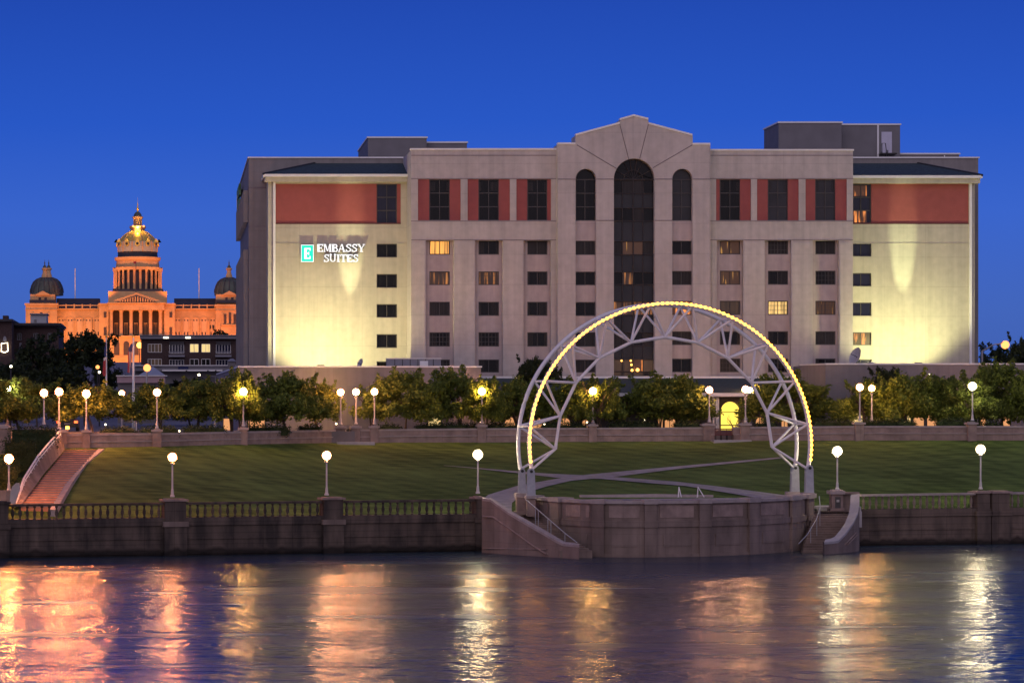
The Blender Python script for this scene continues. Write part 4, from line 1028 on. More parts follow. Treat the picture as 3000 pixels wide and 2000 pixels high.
# --- podium, entrance roof and lobby
YPD = 254.0
def podium():
    x0, x1, z1 = X(700, YPD), X(1409, YPD), Z(1076, YPD)
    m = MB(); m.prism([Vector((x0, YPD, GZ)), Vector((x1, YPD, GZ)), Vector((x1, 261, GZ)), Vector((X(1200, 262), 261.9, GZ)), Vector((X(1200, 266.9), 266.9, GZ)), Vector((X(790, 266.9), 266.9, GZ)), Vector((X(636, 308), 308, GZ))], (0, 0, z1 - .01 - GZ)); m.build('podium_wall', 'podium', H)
    m = MB(); m.box(x0 - .1, x1 + .1, YPD - .1, YPD + .5, z1, z1 + .14)
    m.prism([Vector((x0 - .1, YPD, z1)), Vector((x0 + .4, YPD, z1)), Vector((X(636, 308) + .4, 308, z1)), Vector((X(636, 308) - .1, 308, z1))], (0, 0, .14)); m.build('coping', 'cap', H)
    Y2 = 252.0; xa, xb, z2 = X(2418, Y2), X(3900, Y2), Z(1068, Y2)
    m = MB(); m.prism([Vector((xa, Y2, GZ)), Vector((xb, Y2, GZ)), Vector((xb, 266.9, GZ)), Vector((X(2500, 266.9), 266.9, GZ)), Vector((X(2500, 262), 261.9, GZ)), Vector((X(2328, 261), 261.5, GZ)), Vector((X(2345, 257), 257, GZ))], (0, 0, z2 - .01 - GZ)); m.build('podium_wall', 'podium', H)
    m = MB(); m.box(xa, xb, Y2 - .1, Y2 + .5, z2, z2 + .14); m.prism([Vector((xa - .05, Y2 - .1, z2)), Vector((xa + .3, Y2 + .3, z2)), Vector((X(2345, 257) + .3, 257.2, z2)), Vector((X(2345, 257) - .1, 257, z2)), ], (0, 0, .13)); m.build('coping', 'cap', H)
    m = MB()
    for px in (2454, 2560, 2760): m.box(X(px, Y2) - .03, X(px, Y2) + .03, Y2 - .02, Y2 - .002, GZ, Z(1122, Y2) if px == 2454 else z2 - .1)
    m.box(X(2432, Y2), X(2490, Y2), Y2 - .02, Y2 - .002, Z(1122, Y2) - .03, Z(1121, Y2) + .03); m.build('joint_line', 'joint', H)
    # entrance roof between the podiums
    ye, yb = 249.5, 260.8; xl, xr = X(1412, 258), X(2345, 256); zE, zB = Z(1152, ye), Z(1108, yb)
    m = MB(); m.prism([Vector((xl, ye, zE)), Vector((xl, yb, zB)), Vector((xl, yb, zE - .3)), Vector((xl, ye, zE - .25))], (xr - xl, 0, 0)); m.build('entrance_roof', 'shingle', H)
    MB().box(xl, xr, yb - .25, yb + .02, zB, zB + .2).build('roof_flashing', 'cap', H)
    MB().box(xl, xr, ye - .1, ye - .002, zE - .28, zE + .04).build('eave', 'cap', H)
    # lobby front with arched openings
    Yl = 253.2; zt = zE - .1
    ops = [(1480, 1512, 1222), (1560, 1590, 1222), (1640, 1672, 1224), (1706, 1728, 1228), (1925, 1943, 1218), (1948, 1980, 1216), (2112, 2168, 1176), (2215, 2240, 1222), (2290, 2310, 1224)]
    xs = {X(1412, Yl), X(2340, Yl)}
    m = MB(); edges = [1409] + [e for o in ops for e in o[:2]] + [2345]
    for i in range(0, len(edges), 2): m.box(X(edges[i], Yl), X(edges[i + 1], Yl), Yl, Yl + .5, GZ, zt)
    for a, b, t in ops:
        hw = (b - a) / 2; cx_ = (a + b) / 2; ry = hw * .98; n_ = 14
        for i in range(n_):
            w0, w1 = pi * i / n_, pi * (i + 1) / n_
            A, B = P(cx_ + hw * cos(w0), t + ry - ry * sin(w0), Yl), P(cx_ + hw * cos(w1), t + ry - ry * sin(w1), Yl)
            m.prism([A, Vector((A.x, Yl, zt)), Vector((B.x, Yl, zt)), B], (0, .5, 0))
    m.build('lobby_wall', 'podium', H)
    for a, b, t in ops:
        f = MB(); x0_, x1_ = X(a, Yl), X(b, Yl)
        big = a == 2112
        if big:
            f.box(x0_, x1_, Yl + .30, Yl + .36, Z(1207, Yl), Z(1205, Yl)); f.box(x1_ - .1, x1_ - .02, Yl + .30, Yl + .36, GZ, Z(1205, Yl)); f.box(x0_, x1_, Yl + .3, Yl + .36, GZ + .4, GZ + .5)
        else: f.box((x0_ + x1_) / 2 - .03, (x0_ + x1_) / 2 + .03, Yl + .3, Yl + .36, GZ, Z(t, Yl))
        o = f.build('lobby_window', 'frame', H)
        if big: o['label'] = 'tall arched lobby window glowing yellow'
        MB().box(x0_, x1_, Yl + .40, Yl + .46, GZ, Z(t - 1, Yl)).build('pane', 'entry' if big else 'arcade', o)
    # porch: posts and beam
    yp = 250.2
    for px, w in ((2101, 5), (2090, 3), (2185, 5)): MB().box(X(px - w, yp), X(px + w, yp), yp - .12, yp + .12, GZ, Z(1156, yp)).build('porch_post', 'white', H)
    MB().box(X(2080, yp), X(2196, yp), yp - .2, yp + .2, Z(1163, yp), Z(1155, yp)).build('porch_beam', 'stucco_wing', H)
    # lit openings in the podium walls seen between the tree trunks
    for a, b, t, Yq, arch_, mt in [(2498, 2526, 1204, Y2, 0, 'lit_cream'), (2647, 2667, 1208, Y2, 0, 'lit_cream'), (2676, 2706, 1222, Y2, 0, 'arcade'), (2716, 2746, 1211, Y2, 1, 'arcade'), (1255, 1291, 1220, YPD, 0, 'lit_cream'), (655, 680, 1226, YPD, 0, 'arcade'), (728, 775, 1226, YPD, 0, 'arcade'), (2870, 2890, 1214, Y2, 1, 'arcade'), (2935, 2958, 1214, Y2, 1, 'arcade')]:
        x0_, x1_ = X(a, Yq), X(b, Yq); zt_ = Z(t, Yq)
        f = MB().box(x0_ - .1, x1_ + .1, Yq - .08, Yq - .003, zt_, zt_ + .12).box(x0_ - .1, x0_, Yq - .08, Yq - .003, GZ, zt_).box(x1_, x1_ + .1, Yq - .08, Yq - .003, GZ, zt_)
        o = f.build('ground_window', 'frame', H); MB().box(x0_, x1_, Yq - .03, Yq - .004, GZ, zt_).build('pane', mt, o)
    # left podium: dark inset seen behind the lamps
    MB().pbox(1015, 1080, 1130, 1270, YPD - .02, .015).build('service_door', 'pent', H)
podium()

# --- floodlights and things on the podium roof
def flood_fixture(px, Y, z, label, wide_w, beam_px, beam_w, col_w, col_b, tx, tz):
    x = X(px, Y)
    t = thing('floodlight', label, 'floodlight', (x, Y, z))
    m = MB().box(x - .32, x + .32, Y - .15, Y + .15, z + .25, z + .55); m.build('lamp_head', 'dark', t)
    MB().box(x - .4, x - .33, Y - .06, Y + .06, z, z + .5).box(x + .33, x + .4, Y - .06, Y + .06, z, z + .5).box(x - .4, x + .4, Y - .2, Y + .2, z - .02, z + .04).build('bracket', 'dark', t)
    # the light it throws
    spot('wide_flood', (x, Y - .2, z + .8), (x + tx, Y + 8.3, z + .8 + tz), wide_w, col_w, 132, .35, .3)
    bx = X(beam_px, YWG)
    t2 = thing('floodlight', label.replace('wide', 'narrow beam'), 'floodlight', (bx, Y, z))
    MB().lathe((bx, Y, z), [(.05, 0), (.05, .1), (.13, .12), (.16, .38), (.12, .4)], 10).build('lamp_head', 'dark', t2)
    s_ = spot('beam_flood', (bx, Y - .3, z + .6), (bx, YWG, z + .6 + 11.5), beam_w, col_b, 31, .75, .05); s_.scale = (.42, 1, 1)
ZPD = Z(1076, YPD)
flood_fixture(940, 260, ZPD - .2, 'small black wide floodlight on the left podium roof', 7000, 1026, 9500, (1, .87, .40), (1, .95, .50), 3, 9)
flood_fixture(2690, 260, Z(1068, 252) - .2, 'small black wide floodlight on the right podium roof', 6400, 2645, 9000, (.97, .92, .42), (.93, 1, .50), -3, 9)
def dish(px, py, Y, r, label, base_z):
    c = P(px, py, Y); t = thing('satellite_dish', label, 'satellite dish', (c.x, Y, base_z))
    m = MB(); k = 18; pts = []
    ax = Vector((-.86, -.35, .35)).normalized(); u = ax.cross(Vector((0, 0, 1))).normalized(); v = ax.cross(u)
    for i in range(4):
        rr = r * i / 3
        pts.append([c + u * cos(2 * pi * q / k) * rr + v * sin(2 * pi * q / k) * rr + ax * (rr * rr / r * .3) for q in range(k)])
    for i in range(3):
        for q in range(k): m.quad(pts[i][q], pts[i][(q + 1) % k], pts[i + 1][(q + 1) % k], pts[i + 1][q])
    m.build('dish', 'leg', t, True); MB().tube([(c.x, Y + .1, base_z), (c.x, Y, c.z)], .06, 6).tube([c, c + ax * r * .9], .03, 5).build('mast', 'dark', t)
dish(1058, 1066, 258, .52, 'grey satellite dish on the left podium roof in front of the lit wall', ZPD - .1)
dish(2511, 1045, 256, .85, 'larger blue grey satellite dish at the edge of the right podium roof', Z(1068, 252) - .1)
def roof_unit(a, b, t_, Y, label, nm='rooftop_unit', white=None):
    z0 = ZPD - .1; t = thing(nm, label, 'rooftop unit', (X(a, Y), Y, z0))
    MB().box(X(a, Y), X(b, Y), Y, Y + 1.2, z0, Z(t_, Y)).build('casing', 'greyband', t)
    MB().box(X(a - 1, Y), X(b + 1, Y), Y - .05, Y + 1.25, Z(t_, Y), Z(t_, Y) + .07).build('lid', 'cap', t)
    m = MB(); k = max(2, int((b - a) / 20))
    for i in range(1, k): m.box(X(lerp(a, b, i / k), Y) - .03, X(lerp(a, b, i / k), Y) + .03, Y - .03, Y - .002, z0, Z(t_ + 1, Y))
    m.build('seam', 'dark', t)
    if white: MB().box(X(white[0], Y), X(white[1], Y), Y - .06, Y - .035, z0 + .1, Z(t_ + 6, Y)).build('access_panel', 'white', t)
roof_unit(1134, 1292, 1051, 257, 'long low grey rooftop unit with white panel on the left podium', white=(1230, 1254))
roof_unit(2553, 2562, 1062, 256, 'tiny grey box on the right podium roof beside the dish')

# ------------------------------------------------------------------ hotel sign
LET = {
 'E': ['b0,0,.30,1', 'b0,.0,.75,.14', 'b0,.86,.75,1', 'b.1,.44,.55,.57', 'b.62,.0,.75,.28', 'b.62,.74,.75,1', 'b.50,.36,.58,.66'],
 'M': ['b.0,0,.24,.1', 'b.06,0,.18,1', 'b.66,0,1.0,.1', 'b.72,0,.94,1', 'q.06,1,.28,1,.56,.1,.42,.1', 'q.72,1,.80,1,.56,.1,.46,.1', 'b.0,.9,.26,1', 'b.74,.9,1.0,1'],
 'B': ['b0,0,.30,1', 'r.2,.94,.5,.93,.62,.75,.5,.56,.2,.54', 'r.2,.52,.55,.5,.70,.28,.55,.07,.2,.06'],
 'A': ['q.0,0,.13,0,.46,1,.38,1', 'q.62,0,.86,0,.54,1,.38,1', 'b.2,.30,.68,.40', 'b-.04,0,.24,.09', 'b.56,0,.94,.09'],
 'S': ['r.62,.80,.50,.93,.30,.95,.12,.80,.20,.62,.44,.50,.62,.34,.55,.12,.34,.05,.14,.10,.06,.24', 'b.58,.68,.68,1', 'b.0,.0,.09,.34'],
 'Y': ['q.0,1,.24,1,.55,.42,.38,.42', 'q.78,1,.90,1,.56,.42,.44,.42', 'b.36,0,.58,.5', 'b.24,0,.70,.09', 'b-.04,.91,.30,1', 'b.62,.91,.96,1'],
 'U': ['r.16,1,.16,.35,.26,.12,.46,.07,.66,.14,.72,.35,.72,1', 'b0,.9,.34,1', 'b.58,.9,.90,1'],
 'I': ['b.1,0,.34,1', 'b0,0,.44,.1', 'b0,.9,.44,1'],
 'T': ['b.30,0,.54,1', 'b.0,.86,.84,1', 'b.0,.70,.08,1', 'b.76,.70,.84,1', 'b.18,0,.66,.09'],
}
LW = {'E': .78, 'M': 1.02, 'B': .76, 'A': .92, 'S': .72, 'Y': .92, 'U': .92, 'I': .46, 'T': .86}
def letter(ch, x, z, h, w, y, d, parent, mt, frame=None):
    m = MB(); fx = lambda u: x + u * w
    def T(u, v): return Vector((fx(u), y, z + v * h))
    for s_ in LET[ch]:
        v = [float(q) for q in s_[1:].split(',')]
        if s_[0] == 'b': m.prism([T(v[0], v[1]), T(v[2], v[1]), T(v[2], v[3]), T(v[0], v[3])], (0, d, 0))
        elif s_[0] == 'q': m.prism([T(v[i], v[i + 1]) for i in (0, 2, 4, 6)], (0, d, 0))
        else:
            pts = [(v[i], v[i + 1]) for i in range(0, len(v), 2)]; ww = .085
            for (a, b), (c, e) in zip(pts, pts[1:]):
                L_ = sqrt((c - a) ** 2 + (e - b) ** 2); nx, nz = -(e - b) / L_ * ww, (c - a) / L_ * ww * .75; ex, ez = (c - a) * .15, (e - b) * .15
                m.prism([T(a - ex + nx, b - ez + nz), T(c + ex + nx, e + ez + nz), T(c + ex - nx, e + ez - nz), T(a - ex - nx, b - ez - nz)], (0, d, 0))
    return m
def build_sign(label, Y, xf, emis=True, rot=None):
    """xf maps (sign x, y, z) to the world; the sign is laid out flat and then stood on its wall."""
    t = thing('hotel_sign', label, 'sign', tuple(xf(Vector((0, 0, 0)))))
    def put(m, nm, mt, par=None):
        m.v = [tuple(xf(Vector(v))) for v in m.v]; return m.build(nm, mt, par or t)
    s = Y / F
    lg = put(MB().box((882 - 881) * s, 36.6 * s, -.50, -.22, -50 * s, 0), 'logo_box', 'frame'); put(MB().box(1.2 * s, 36.4 * s, -.52, -.505, -49.8 * s, -.2 * s), 'logo_face', 'logo' if emis else 'logo_off', lg)
    w_ = .055; a, b, c, d = 0, 37.4 * s, -50.5 * s, .3 * s
    put(MB().box(a, b, -.54, -.52, d - .07, d).box(a, b, -.54, -.52, c, c + .07).box(a, a + .07, -.54, -.52, c + .07, d - .07).box(b - .07, b, -.54, -.52, c + .07, d - .07), 'logo_frame', 'letters' if emis else 'logo_off', lg)
    put(letter('E', 9.5 * s, -42 * s, 33 * s, 25 * s, -.56, .035, t, 'letters').prism([Vector((14 * s, -.557, -29 * s)), Vector((26 * s, -.557, -25 * s)), Vector((14 * s, -.557, -22 * s))], (0, .03, 0)), 'logo_letter', 'letters' if emis else 'cap', lg)
    for word, x0, x1, zt, h in (('EMBASSY', 47.5, 187, 2, 23), ('SUITES', 67, 168, -28, 22.5)):
        tot = sum(LW[c_] for c_ in word) + .03 * (len(word) - 1); u = (x1 - x0) / tot; x = x0
        for c_ in word:
            ob_ = put(letter(c_, x * s, (zt - h) * s, h * s, u * s, -.50, .22, t, 'letters'), 'letter', 'frame' if emis else 'logo_off'); put(letter(c_, x * s, (zt - h) * s, h * s, u * s, -.53, .025, t, 'letters'), 'letter_face', 'letters' if emis else 'logo_off', ob_); x += (LW[c_] + .03) * u
    put(MB().box(50 * s, 185 * s, -.24, -.20, -10 * s, -8 * s).box(68 * s, 166 * s, -.24, -.20, -40 * s, -38 * s), 'raceway', 'frame')
    m = MB()
    for xx in (12, 26, 60, 100, 140, 175): m.box(xx * s - .03, xx * s + .03, -.2, -.001, -12 * s, -9 * s)
    put(m, 'bracket', 'frame'); return t
o_ = Vector((X(881, YWG), YWG, Z(718, YWG)))
build_sign('white lit hotel name with teal logo box on the cream left wing', YWG, lambda v: o_ + v)
# same sign, unlit, on the splayed side wall near the top
fl = Vector((X(728.5, YS), YS, 0)); bl_ = Vector((X(704, 303.6), 303.6, 0)); dd = (fl - bl_).normalized(); nn_ = Vector((-dd.y, dd.x, 0)) * 1
if nn_.x > 0: nn_ = -nn_
o2 = bl_ + dd * 3 + Vector((0, 0, Z(493, YS)))
build_sign('unlit greenish hotel sign seen edge-on high on the left side wall', YS * 1.5, lambda v: o2 + dd * v.x - nn_ * v.y * .9 + Vector((0, 0, v.z)), emis=False)
# ------------------------------------------------------------------ domed statehouse on the hill
YC = 1440.0
def capitol():
    s = YC / F
    t = thing('statehouse', 'far domed statehouse floodlit orange with gold dome and two small green domes', 'statehouse', tuple(P(403, 1070, YC)))
    def bx(a, b, c, d, Yo, dep, nm, mt, par=None):
        return MB().pbox(a, b, c, d, YC + Yo, dep).build(nm, mt, par or t)
    # wings
    for a, b in ((166, 292), (510, 634)):
        bx(a, b, 905, 1075, 6, 30, 'wing', 'cap_stone'); bx(a, b, 903, 907, 5, 31, 'cornice', 'cap_stone'); 
        MB().prism([P(a, 904, YC + 7), P(b, 904, YC + 7), P(b, 874, YC + 16), P(a, 874, YC + 16)], (0, 12, 0)).build('roof', 'cap_dark', t)
        m = MB().pbox(a, b, 893, 896, YC + 5.5, .5)
        for i in range(6): xx = lerp(a + 4, b - 4, i / 5); m.pbox(xx - 2, xx + 2, 891, 905, YC + 5.3, .9)
        m.build('roof_balustrade', 'cap_stone', t)
    for cx_ in (179, 205.6, 232, 258.6, 283.5, 520.5, 545.4, 572, 597, 623):
        m = MB(); Yv = YC + 5.6
        m.pbox(cx_ - 13, cx_ - 9, 938, 1075, Yv - .6, 1.0).pbox(cx_ + 9, cx_ + 13, 938, 1075, Yv - .6, 1.0)
        for i in range(10):
            w0, w1 = pi * i / 10, pi * (i + 1) / 10
            m.prism([P(cx_ + 13 * cos(w0), 938 - 11 * sin(w0), Yv), P(cx_ + 9 * cos(w0), 938 - 7 * sin(w0), Yv), P(cx_ + 9 * cos(w1), 938 - 7 * sin(w1), Yv), P(cx_ + 13 * cos(w1), 938 - 11 * sin(w1), Yv)], (0, .5, 0))
        o = m.build('arch_surround', 'cap_stone', t)
        MB().prism([P(cx_ - 9, 1075, YC + 5.95), P(cx_ + 9, 1075, YC + 5.95)] + [P(cx_ + 9 * cos(w), 938 - 7 * sin(w), YC + 5.95) for w in [pi * i / 10 for i in range(11)]], (0, .04, 0)).build('arch_recess', 'cap_panel', t)
        for dx in (-4.5, 4.5):
            MB().pbox(cx_ + dx - 2.0, cx_ + dx + 2.0, 936, 940, YC + 5.88, .2).build('window', 'cap_recess', t); MB().pbox(cx_ + dx - 1.8, cx_ + dx + 1.8, 972, 982, YC + 5.88, .2).build('window', 'cap_recess', t)
    for q in (612, 622): MB().pbox(q, q + 6, 952, 963, YC + 5.8, .2).build('window', 'cap_dark', t)
    # centre block
    for a, b in ((290, 318), (481, 512)):
        bx(a, b, 893, 1075, 0, 36, 'centre_block', 'cap_stone'); bx(a - 2, b + 2, 888, 893, -1, 37, 'cornice', 'cap_stone')
        c_ = (a + b) / 2 + 4
        for q0, q1 in ((914, 930), (958, 982)): MB().pbox(c_ - 4, c_ + 4, q0, q1, YC - .3, .4).build('window', 'cap_recess', t)
    bx(318, 481, 888, 908, -3, 20, 'entablature', 'cap_stone'); bx(318, 481, 905, 1075, 9, 30, 'portico_wall', 'cap_stone')
    bx(314, 485, 886, 889, -4, 20, 'cornice', 'cap_stone')
    MB().prism([P(314, 886, YC - 3), P(485, 886, YC - 3), P(400, 857, YC - 3)], (0, 22, 0)).build('pediment', 'cap_stone', t)
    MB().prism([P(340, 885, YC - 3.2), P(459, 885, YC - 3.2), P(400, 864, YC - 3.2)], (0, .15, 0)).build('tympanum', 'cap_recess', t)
    m = MB()
    for i in range(14): xx = 352 + i * 7.4; h = 17 - abs(xx - 400) * .28; m.pbox(xx - 2, xx + 2, 884 - h, 884, YC - 3.6, .5)
    m.build('relief', 'cap_stone', t)
    for i, cx_ in enumerate((326, 355, 384, 412, 441, 470)):
        c = P(cx_, 985, YC - 1.0); h = (985 - 908) * s
        MB().lathe((c.x, c.y, c.z), [(1.25, 0), (1.25, .6), (1.0, .8), (.88, h - 1.4), (1.3, h - .5), (1.3, h)], 12).build('column', 'cap_stone', t, True)
    for i, cx_ in enumerate((340.5, 369.5, 398, 426.5, 455.5)):
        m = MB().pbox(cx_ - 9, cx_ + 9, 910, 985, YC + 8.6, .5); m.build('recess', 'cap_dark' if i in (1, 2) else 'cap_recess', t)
        m = MB()
        for dx in (-4.2, 0, 4.2): m.pbox(cx_ + dx - 1, cx_ + dx + 1, 948, 980, YC + 8.2, .35)
        m.pbox(cx_ - 5.5, cx_ + 5.5, 945, 948.5, YC + 8.2, .35); m.build('window_frame', 'cap_stone', t)
    bx(316, 484, 985, 1075, -4, 24, 'base_storey', 'cap_stone'); bx(312, 488, 983, 987, -5, 24, 'cornice', 'cap_stone')
    for cx_ in (342, 370, 398, 426):
        m = MB(); pts = [P(cx_ - 8, 1040, YC - 4.3), P(cx_ + 8, 1040, YC - 4.3)] + [P(cx_ + 8 * cos(w), 1008 - 9 * sin(w), YC - 4.3) for w in [pi * i / 10 for i in range(11)]]
        m.prism(pts, (0, .25, 0)); m.build('archway', 'cap_recess', t)
    m = MB()
    for i in range(9): m.pbox(322, 480, 1040 + i * 6.5, 1047 + i * 6.5, YC - 6 - i * 2.0, 3)
    m.build('front_steps', 'cap_stone', t)
    # drum and dome
    yc = YC + 22; c0 = (X(403.3, yc), yc, 0); k_ = yc / F
    def lt(prof, nm, mt, n_=40, smooth=False, par=None, rot=0): 
        return MB().lathe(c0, [(r * k_, Z(py, yc)) for r, py in prof], n_, rot=rot).build(nm, mt, par or t, smooth)
    bx(317, 489, 853, 892, 4, 34, 'dome_base', 'cap_stone'); bx(330, 478, 846, 853, 8, 28, 'dome_base', 'cap_recess')
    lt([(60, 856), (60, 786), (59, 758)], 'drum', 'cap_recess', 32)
    lt([(73, 793), (73, 788), (74, 785), (66, 784), (66, 793)], 'drum_cornice', 'cap_stone', 32)
    lt([(66, 764), (68, 757), (68, 755), (60, 754), (60, 764)], 'drum_cornice', 'cap_stone', 32)
    lt([(64, 784), (62, 764)], 'attic', 'cap_stone', 32)
    for i in range(24):
        w = 2 * pi * (i + .5) / 24
        if sin(w) > .4: continue
        cc = (c0[0] + cos(w) * 67 * k_, yc + sin(w) * 67 * k_, 0)
        MB().lathe(cc, [(.75, Z(856, yc)), (.65, Z(850, yc)), (.58, Z(797, yc)), (.85, Z(793, yc))], 8).build('drum_column', 'cap_stone', t)
    for sx in (-1, 1):       # lit corner pavilions
        for a, b in ((46, 54), (60, 71)):
            MB().pbox(403.3 + sx * a, 403.3 + sx * b, 792, 858, yc - 62 * k_ * .55, 6).build('drum_pier', 'cap_stone', t)
        MB().pbox(403.3 + sx * 44, 403.3 + sx * 73, 786, 794, yc - 62 * k_ * .58, 8).build('drum_cornice', 'cap_stone', t)
    lt([(59, 754), (58, 746), (58, 740), (59, 738)], 'dome_ring', 'cap_dark', 32)
    lt([(59, 739), (59.5, 725), (58, 711), (55, 707)], 'dome_panel_ring', 'drumpanel', 32)
    dome = lt([(57, 709), (52, 703), (46, 696), (38, 689), (29, 683), (21, 679)], 'gold_dome', 'gold', 32)
    m = MB()
    for i in range(12):
        w = 2 * pi * (i + .5) / 12
        if sin(w) > .3: continue
        m.tube([Vector((c0[0] + cos(w) * r * k_, yc + sin(w) * r * k_, Z(py, yc))) for r, py in [(58.5, 739), (59.5, 725), (58, 710), (53, 703), (46.5, 695.5), (38, 688), (29, 682), (21, 678)]], .38, 5)
    m.build('dome_rib', 'cap_stone', dome)
    for i in range(12):
        w = 2 * pi * i / 12
        if sin(w) > .3: continue
        cc = Vector((c0[0] + cos(w) * 60 * k_, yc + sin(w) * 60 * k_, Z(717, yc))); nr_ = Vector((cos(w), sin(w), 0))
        m = MB().tube([cc - nr_ * .5, cc + nr_ * .5], 1.35, 12); o = m.build('round_dormer', 'gold', t)
        MB().tube([cc + nr_ * .4, cc + nr_ * .6], .75, 10).build('dormer_window', 'cap_dark', o)
        MB().prism([cc + Vector((-1.2, 0, 1.2)) + nr_ * .3, cc + Vector((1.2, 0, 1.2)) + nr_ * .3, cc + Vector((0, 0, 3.0)) + nr_ * .3], nr_ * .3).build('dormer_finial', 'gold', o)
    lt([(20, 681), (21, 672), (24, 668), (24, 663), (22, 662), (20, 668)], 'lantern_gallery', 'cap_stone', 24)
    lt([(12, 668), (10, 640)], 'lantern', 'cap_stone', 16)
    for i in range(8):
        w = 2 * pi * (i + .5) / 8; cc = (c0[0] + cos(w) * 12 * k_, yc + sin(w) * 12 * k_, 0)
        MB().lathe(cc, [(.34, Z(664, yc)), (.3, Z(641, yc))], 7).build('lantern_column', 'cap_stone', t)
    lt([(13, 642), (16, 638), (16, 635), (12, 634)], 'lantern_cornice', 'cap_stone', 20)
    lt([(12, 635), (11.5, 630), (8, 624), (3, 620)], 'lantern_cap', 'cap_green', 20)
    lt([(3, 620), (2, 616), (4.2, 612), (2.2, 608), (1.2, 604), (1.6, 600), (.4, 592), (.2, 578)], 'finial', 'gold', 12)
    # end pavilions with small domes
    for a, b, dcx, gcx, bk0, bk1, yo in ((75, 167, 131, 125, 88, 160, 0), (632, 715, 671, 672, 633, 712, 3)):
        bx(a, b, 893, 1075, -2, 40, 'end_pavilion', 'cap_stone'); bx(a - 3, b + 3, 888 + yo, 894 + yo, -3, 42, 'cornice', 'cap_stone'); bx(a - 2, b + 2, 905 + yo, 907 + yo, -2.6, 42, 'cornice', 'cap_stone')
        bx(bk0, bk1, 862, 888, 1, 22, 'dome_base', 'cap_stone'); bx(bk0 - 2, bk1 + 2, 878, 887, 0, 1, 'dark_band', 'cap_recess')
        bx(gcx - 12, gcx - 5, 871, 884, .7, .6, 'window', 'cap_recess'); bx(gcx + 5, gcx + 12, 871, 884, .7, .6, 'window', 'cap_recess')
        MB().prism([P(gcx - 24, 864, YC - .5), P(gcx + 24, 864, YC - .5), P(gcx, 852, YC - .5)], (0, 6, 0)).build('pediment', 'cap_stone', t)
        for (ddx, dyo) in (((0, 14), (13, 46)) if a < 200 else ((0, 14),)):
            yd = YC + dyo; cd = (X(dcx + ddx * .9, yd), yd, 0); kd = yd / F
            def l2(prof, nm, mt, n_=24, sm=False): return MB().lathe(cd, [(r * kd, Z(py, yd)) for r, py in prof], n_).build(nm, mt, t, sm)
            l2([(43, 866), (43, 858), (42, 848), (39, 838), (33, 826), (24, 818), (11, 813)], 'small_dome', 'cap_green')
            m = MB()
            for i in range(16):
                w = 2 * pi * i / 16; m.tube([Vector((cd[0] + cos(w) * r * kd, yd + sin(w) * r * kd, Z(py, yd))) for r, py in [(43.4, 858), (42.4, 848), (39.4, 838), (33.4, 826), (24.4, 818), (11.4, 813)]], .22, 4)
            m.build('dome_rib', 'cap_recess', t)
            l2([(10, 814), (9, 806), (6.5, 800), (6, 792), (9.5, 789), (9, 786), (5, 784)], 'small_lantern', 'cap_stone', 14)
            l2([(5.5, 785), (5, 780), (2, 777), (1.2, 774), (2, 771), (.6, 766), (.3, 760)], 'small_finial', 'cap_green', 10)
        for q in ((a + b) / 2,):
            for dx in (-14, 0, 14): MB().pbox(q + dx - 3.5, q + dx + 3.5, 920 + (0 if dx else -5), 948, YC - 2.3, .4).build('window', 'cap_recess', t)
            MB().pbox(q - 24, q - 20, 915, 950, YC - 2.6, .5).pbox(q + 20, q + 24, 915, 950, YC - 2.6, .5).pbox(q - 26, q + 26, 950, 953, YC - 2.8, .7).build('window_surround', 'cap_stone', t)
    # lights that wash the building
    org, yel = (1, .26, .03), (1, .38, .04)
    base = Z(1062, YC)
    area('wash', (X(230, YC - 34), YC - 34, base), (X(230, YC), YC, base + 18), 12500, yel, 30, 3)
    area('wash', (X(572, YC - 34), YC - 34, base), (X(572, YC), YC, base + 18), 12500, org, 28, 3)
    area('wash', (X(403, YC - 40), YC - 40, base), (X(403, YC), YC, base + 20), 15000, org, 34, 3)
    area('wash', (X(110, YC - 34), YC - 34, base), (X(120, YC), YC, base + 26), 9500, org, 18, 3)
    area('wash', (X(680, YC - 34), YC - 34, base), (X(670, YC), YC, base + 26), 9500, org, 18, 3)
    for sx in (-1, 1):
        spot('drum_wash', (X(403 + sx * 135, YC - 2), YC - 2, Z(880, YC)), (X(403 + sx * 42, yc), yc - 6, Z(790, yc)), 26000, org, 62, .5, .6)
        spot('dome_wash', (X(403 + sx * 95, YC), YC, Z(846, YC)), (X(403 + sx * 30, yc), yc - 6, Z(722, yc)), 5000, (1, .55, .2), 50, .6, .5)
    for dx in (-13, -2, 18):
        p = (c0[0] + dx * k_, yc - 24 * k_, Z(664.5, yc))
        MB().ball(p, .55, 8, 6).build('gallery_lamp', 'globe_far', t)
    d = bpy.data.lights.new('gallery_light', 'POINT'); d.energy = 3200; d.color = (1, .62, .12); d.shadow_soft_size = .6
    o = bpy.data.objects.new('gallery_light', d); COL.objects.link(o); o.location = (c0[0], yc - 27 * k_, Z(667, yc))
    # flagstaff on the pediment
    m = MB().tube([P(398.5, 857, YC - 2), P(398.5, 764, YC - 2)], .16, 6); m.build('flagstaff', 'cap_recess', t)
    MB().pbox(391, 398, 766, 772, YC - 2.05, .1).build('flag', 'flagred', t)
    for px in (220, 583): MB().tube([P(px, 874, YC + 16), P(px, 786, YC + 16)], .28, 6).build('flagstaff', 'white', t)
capitol()

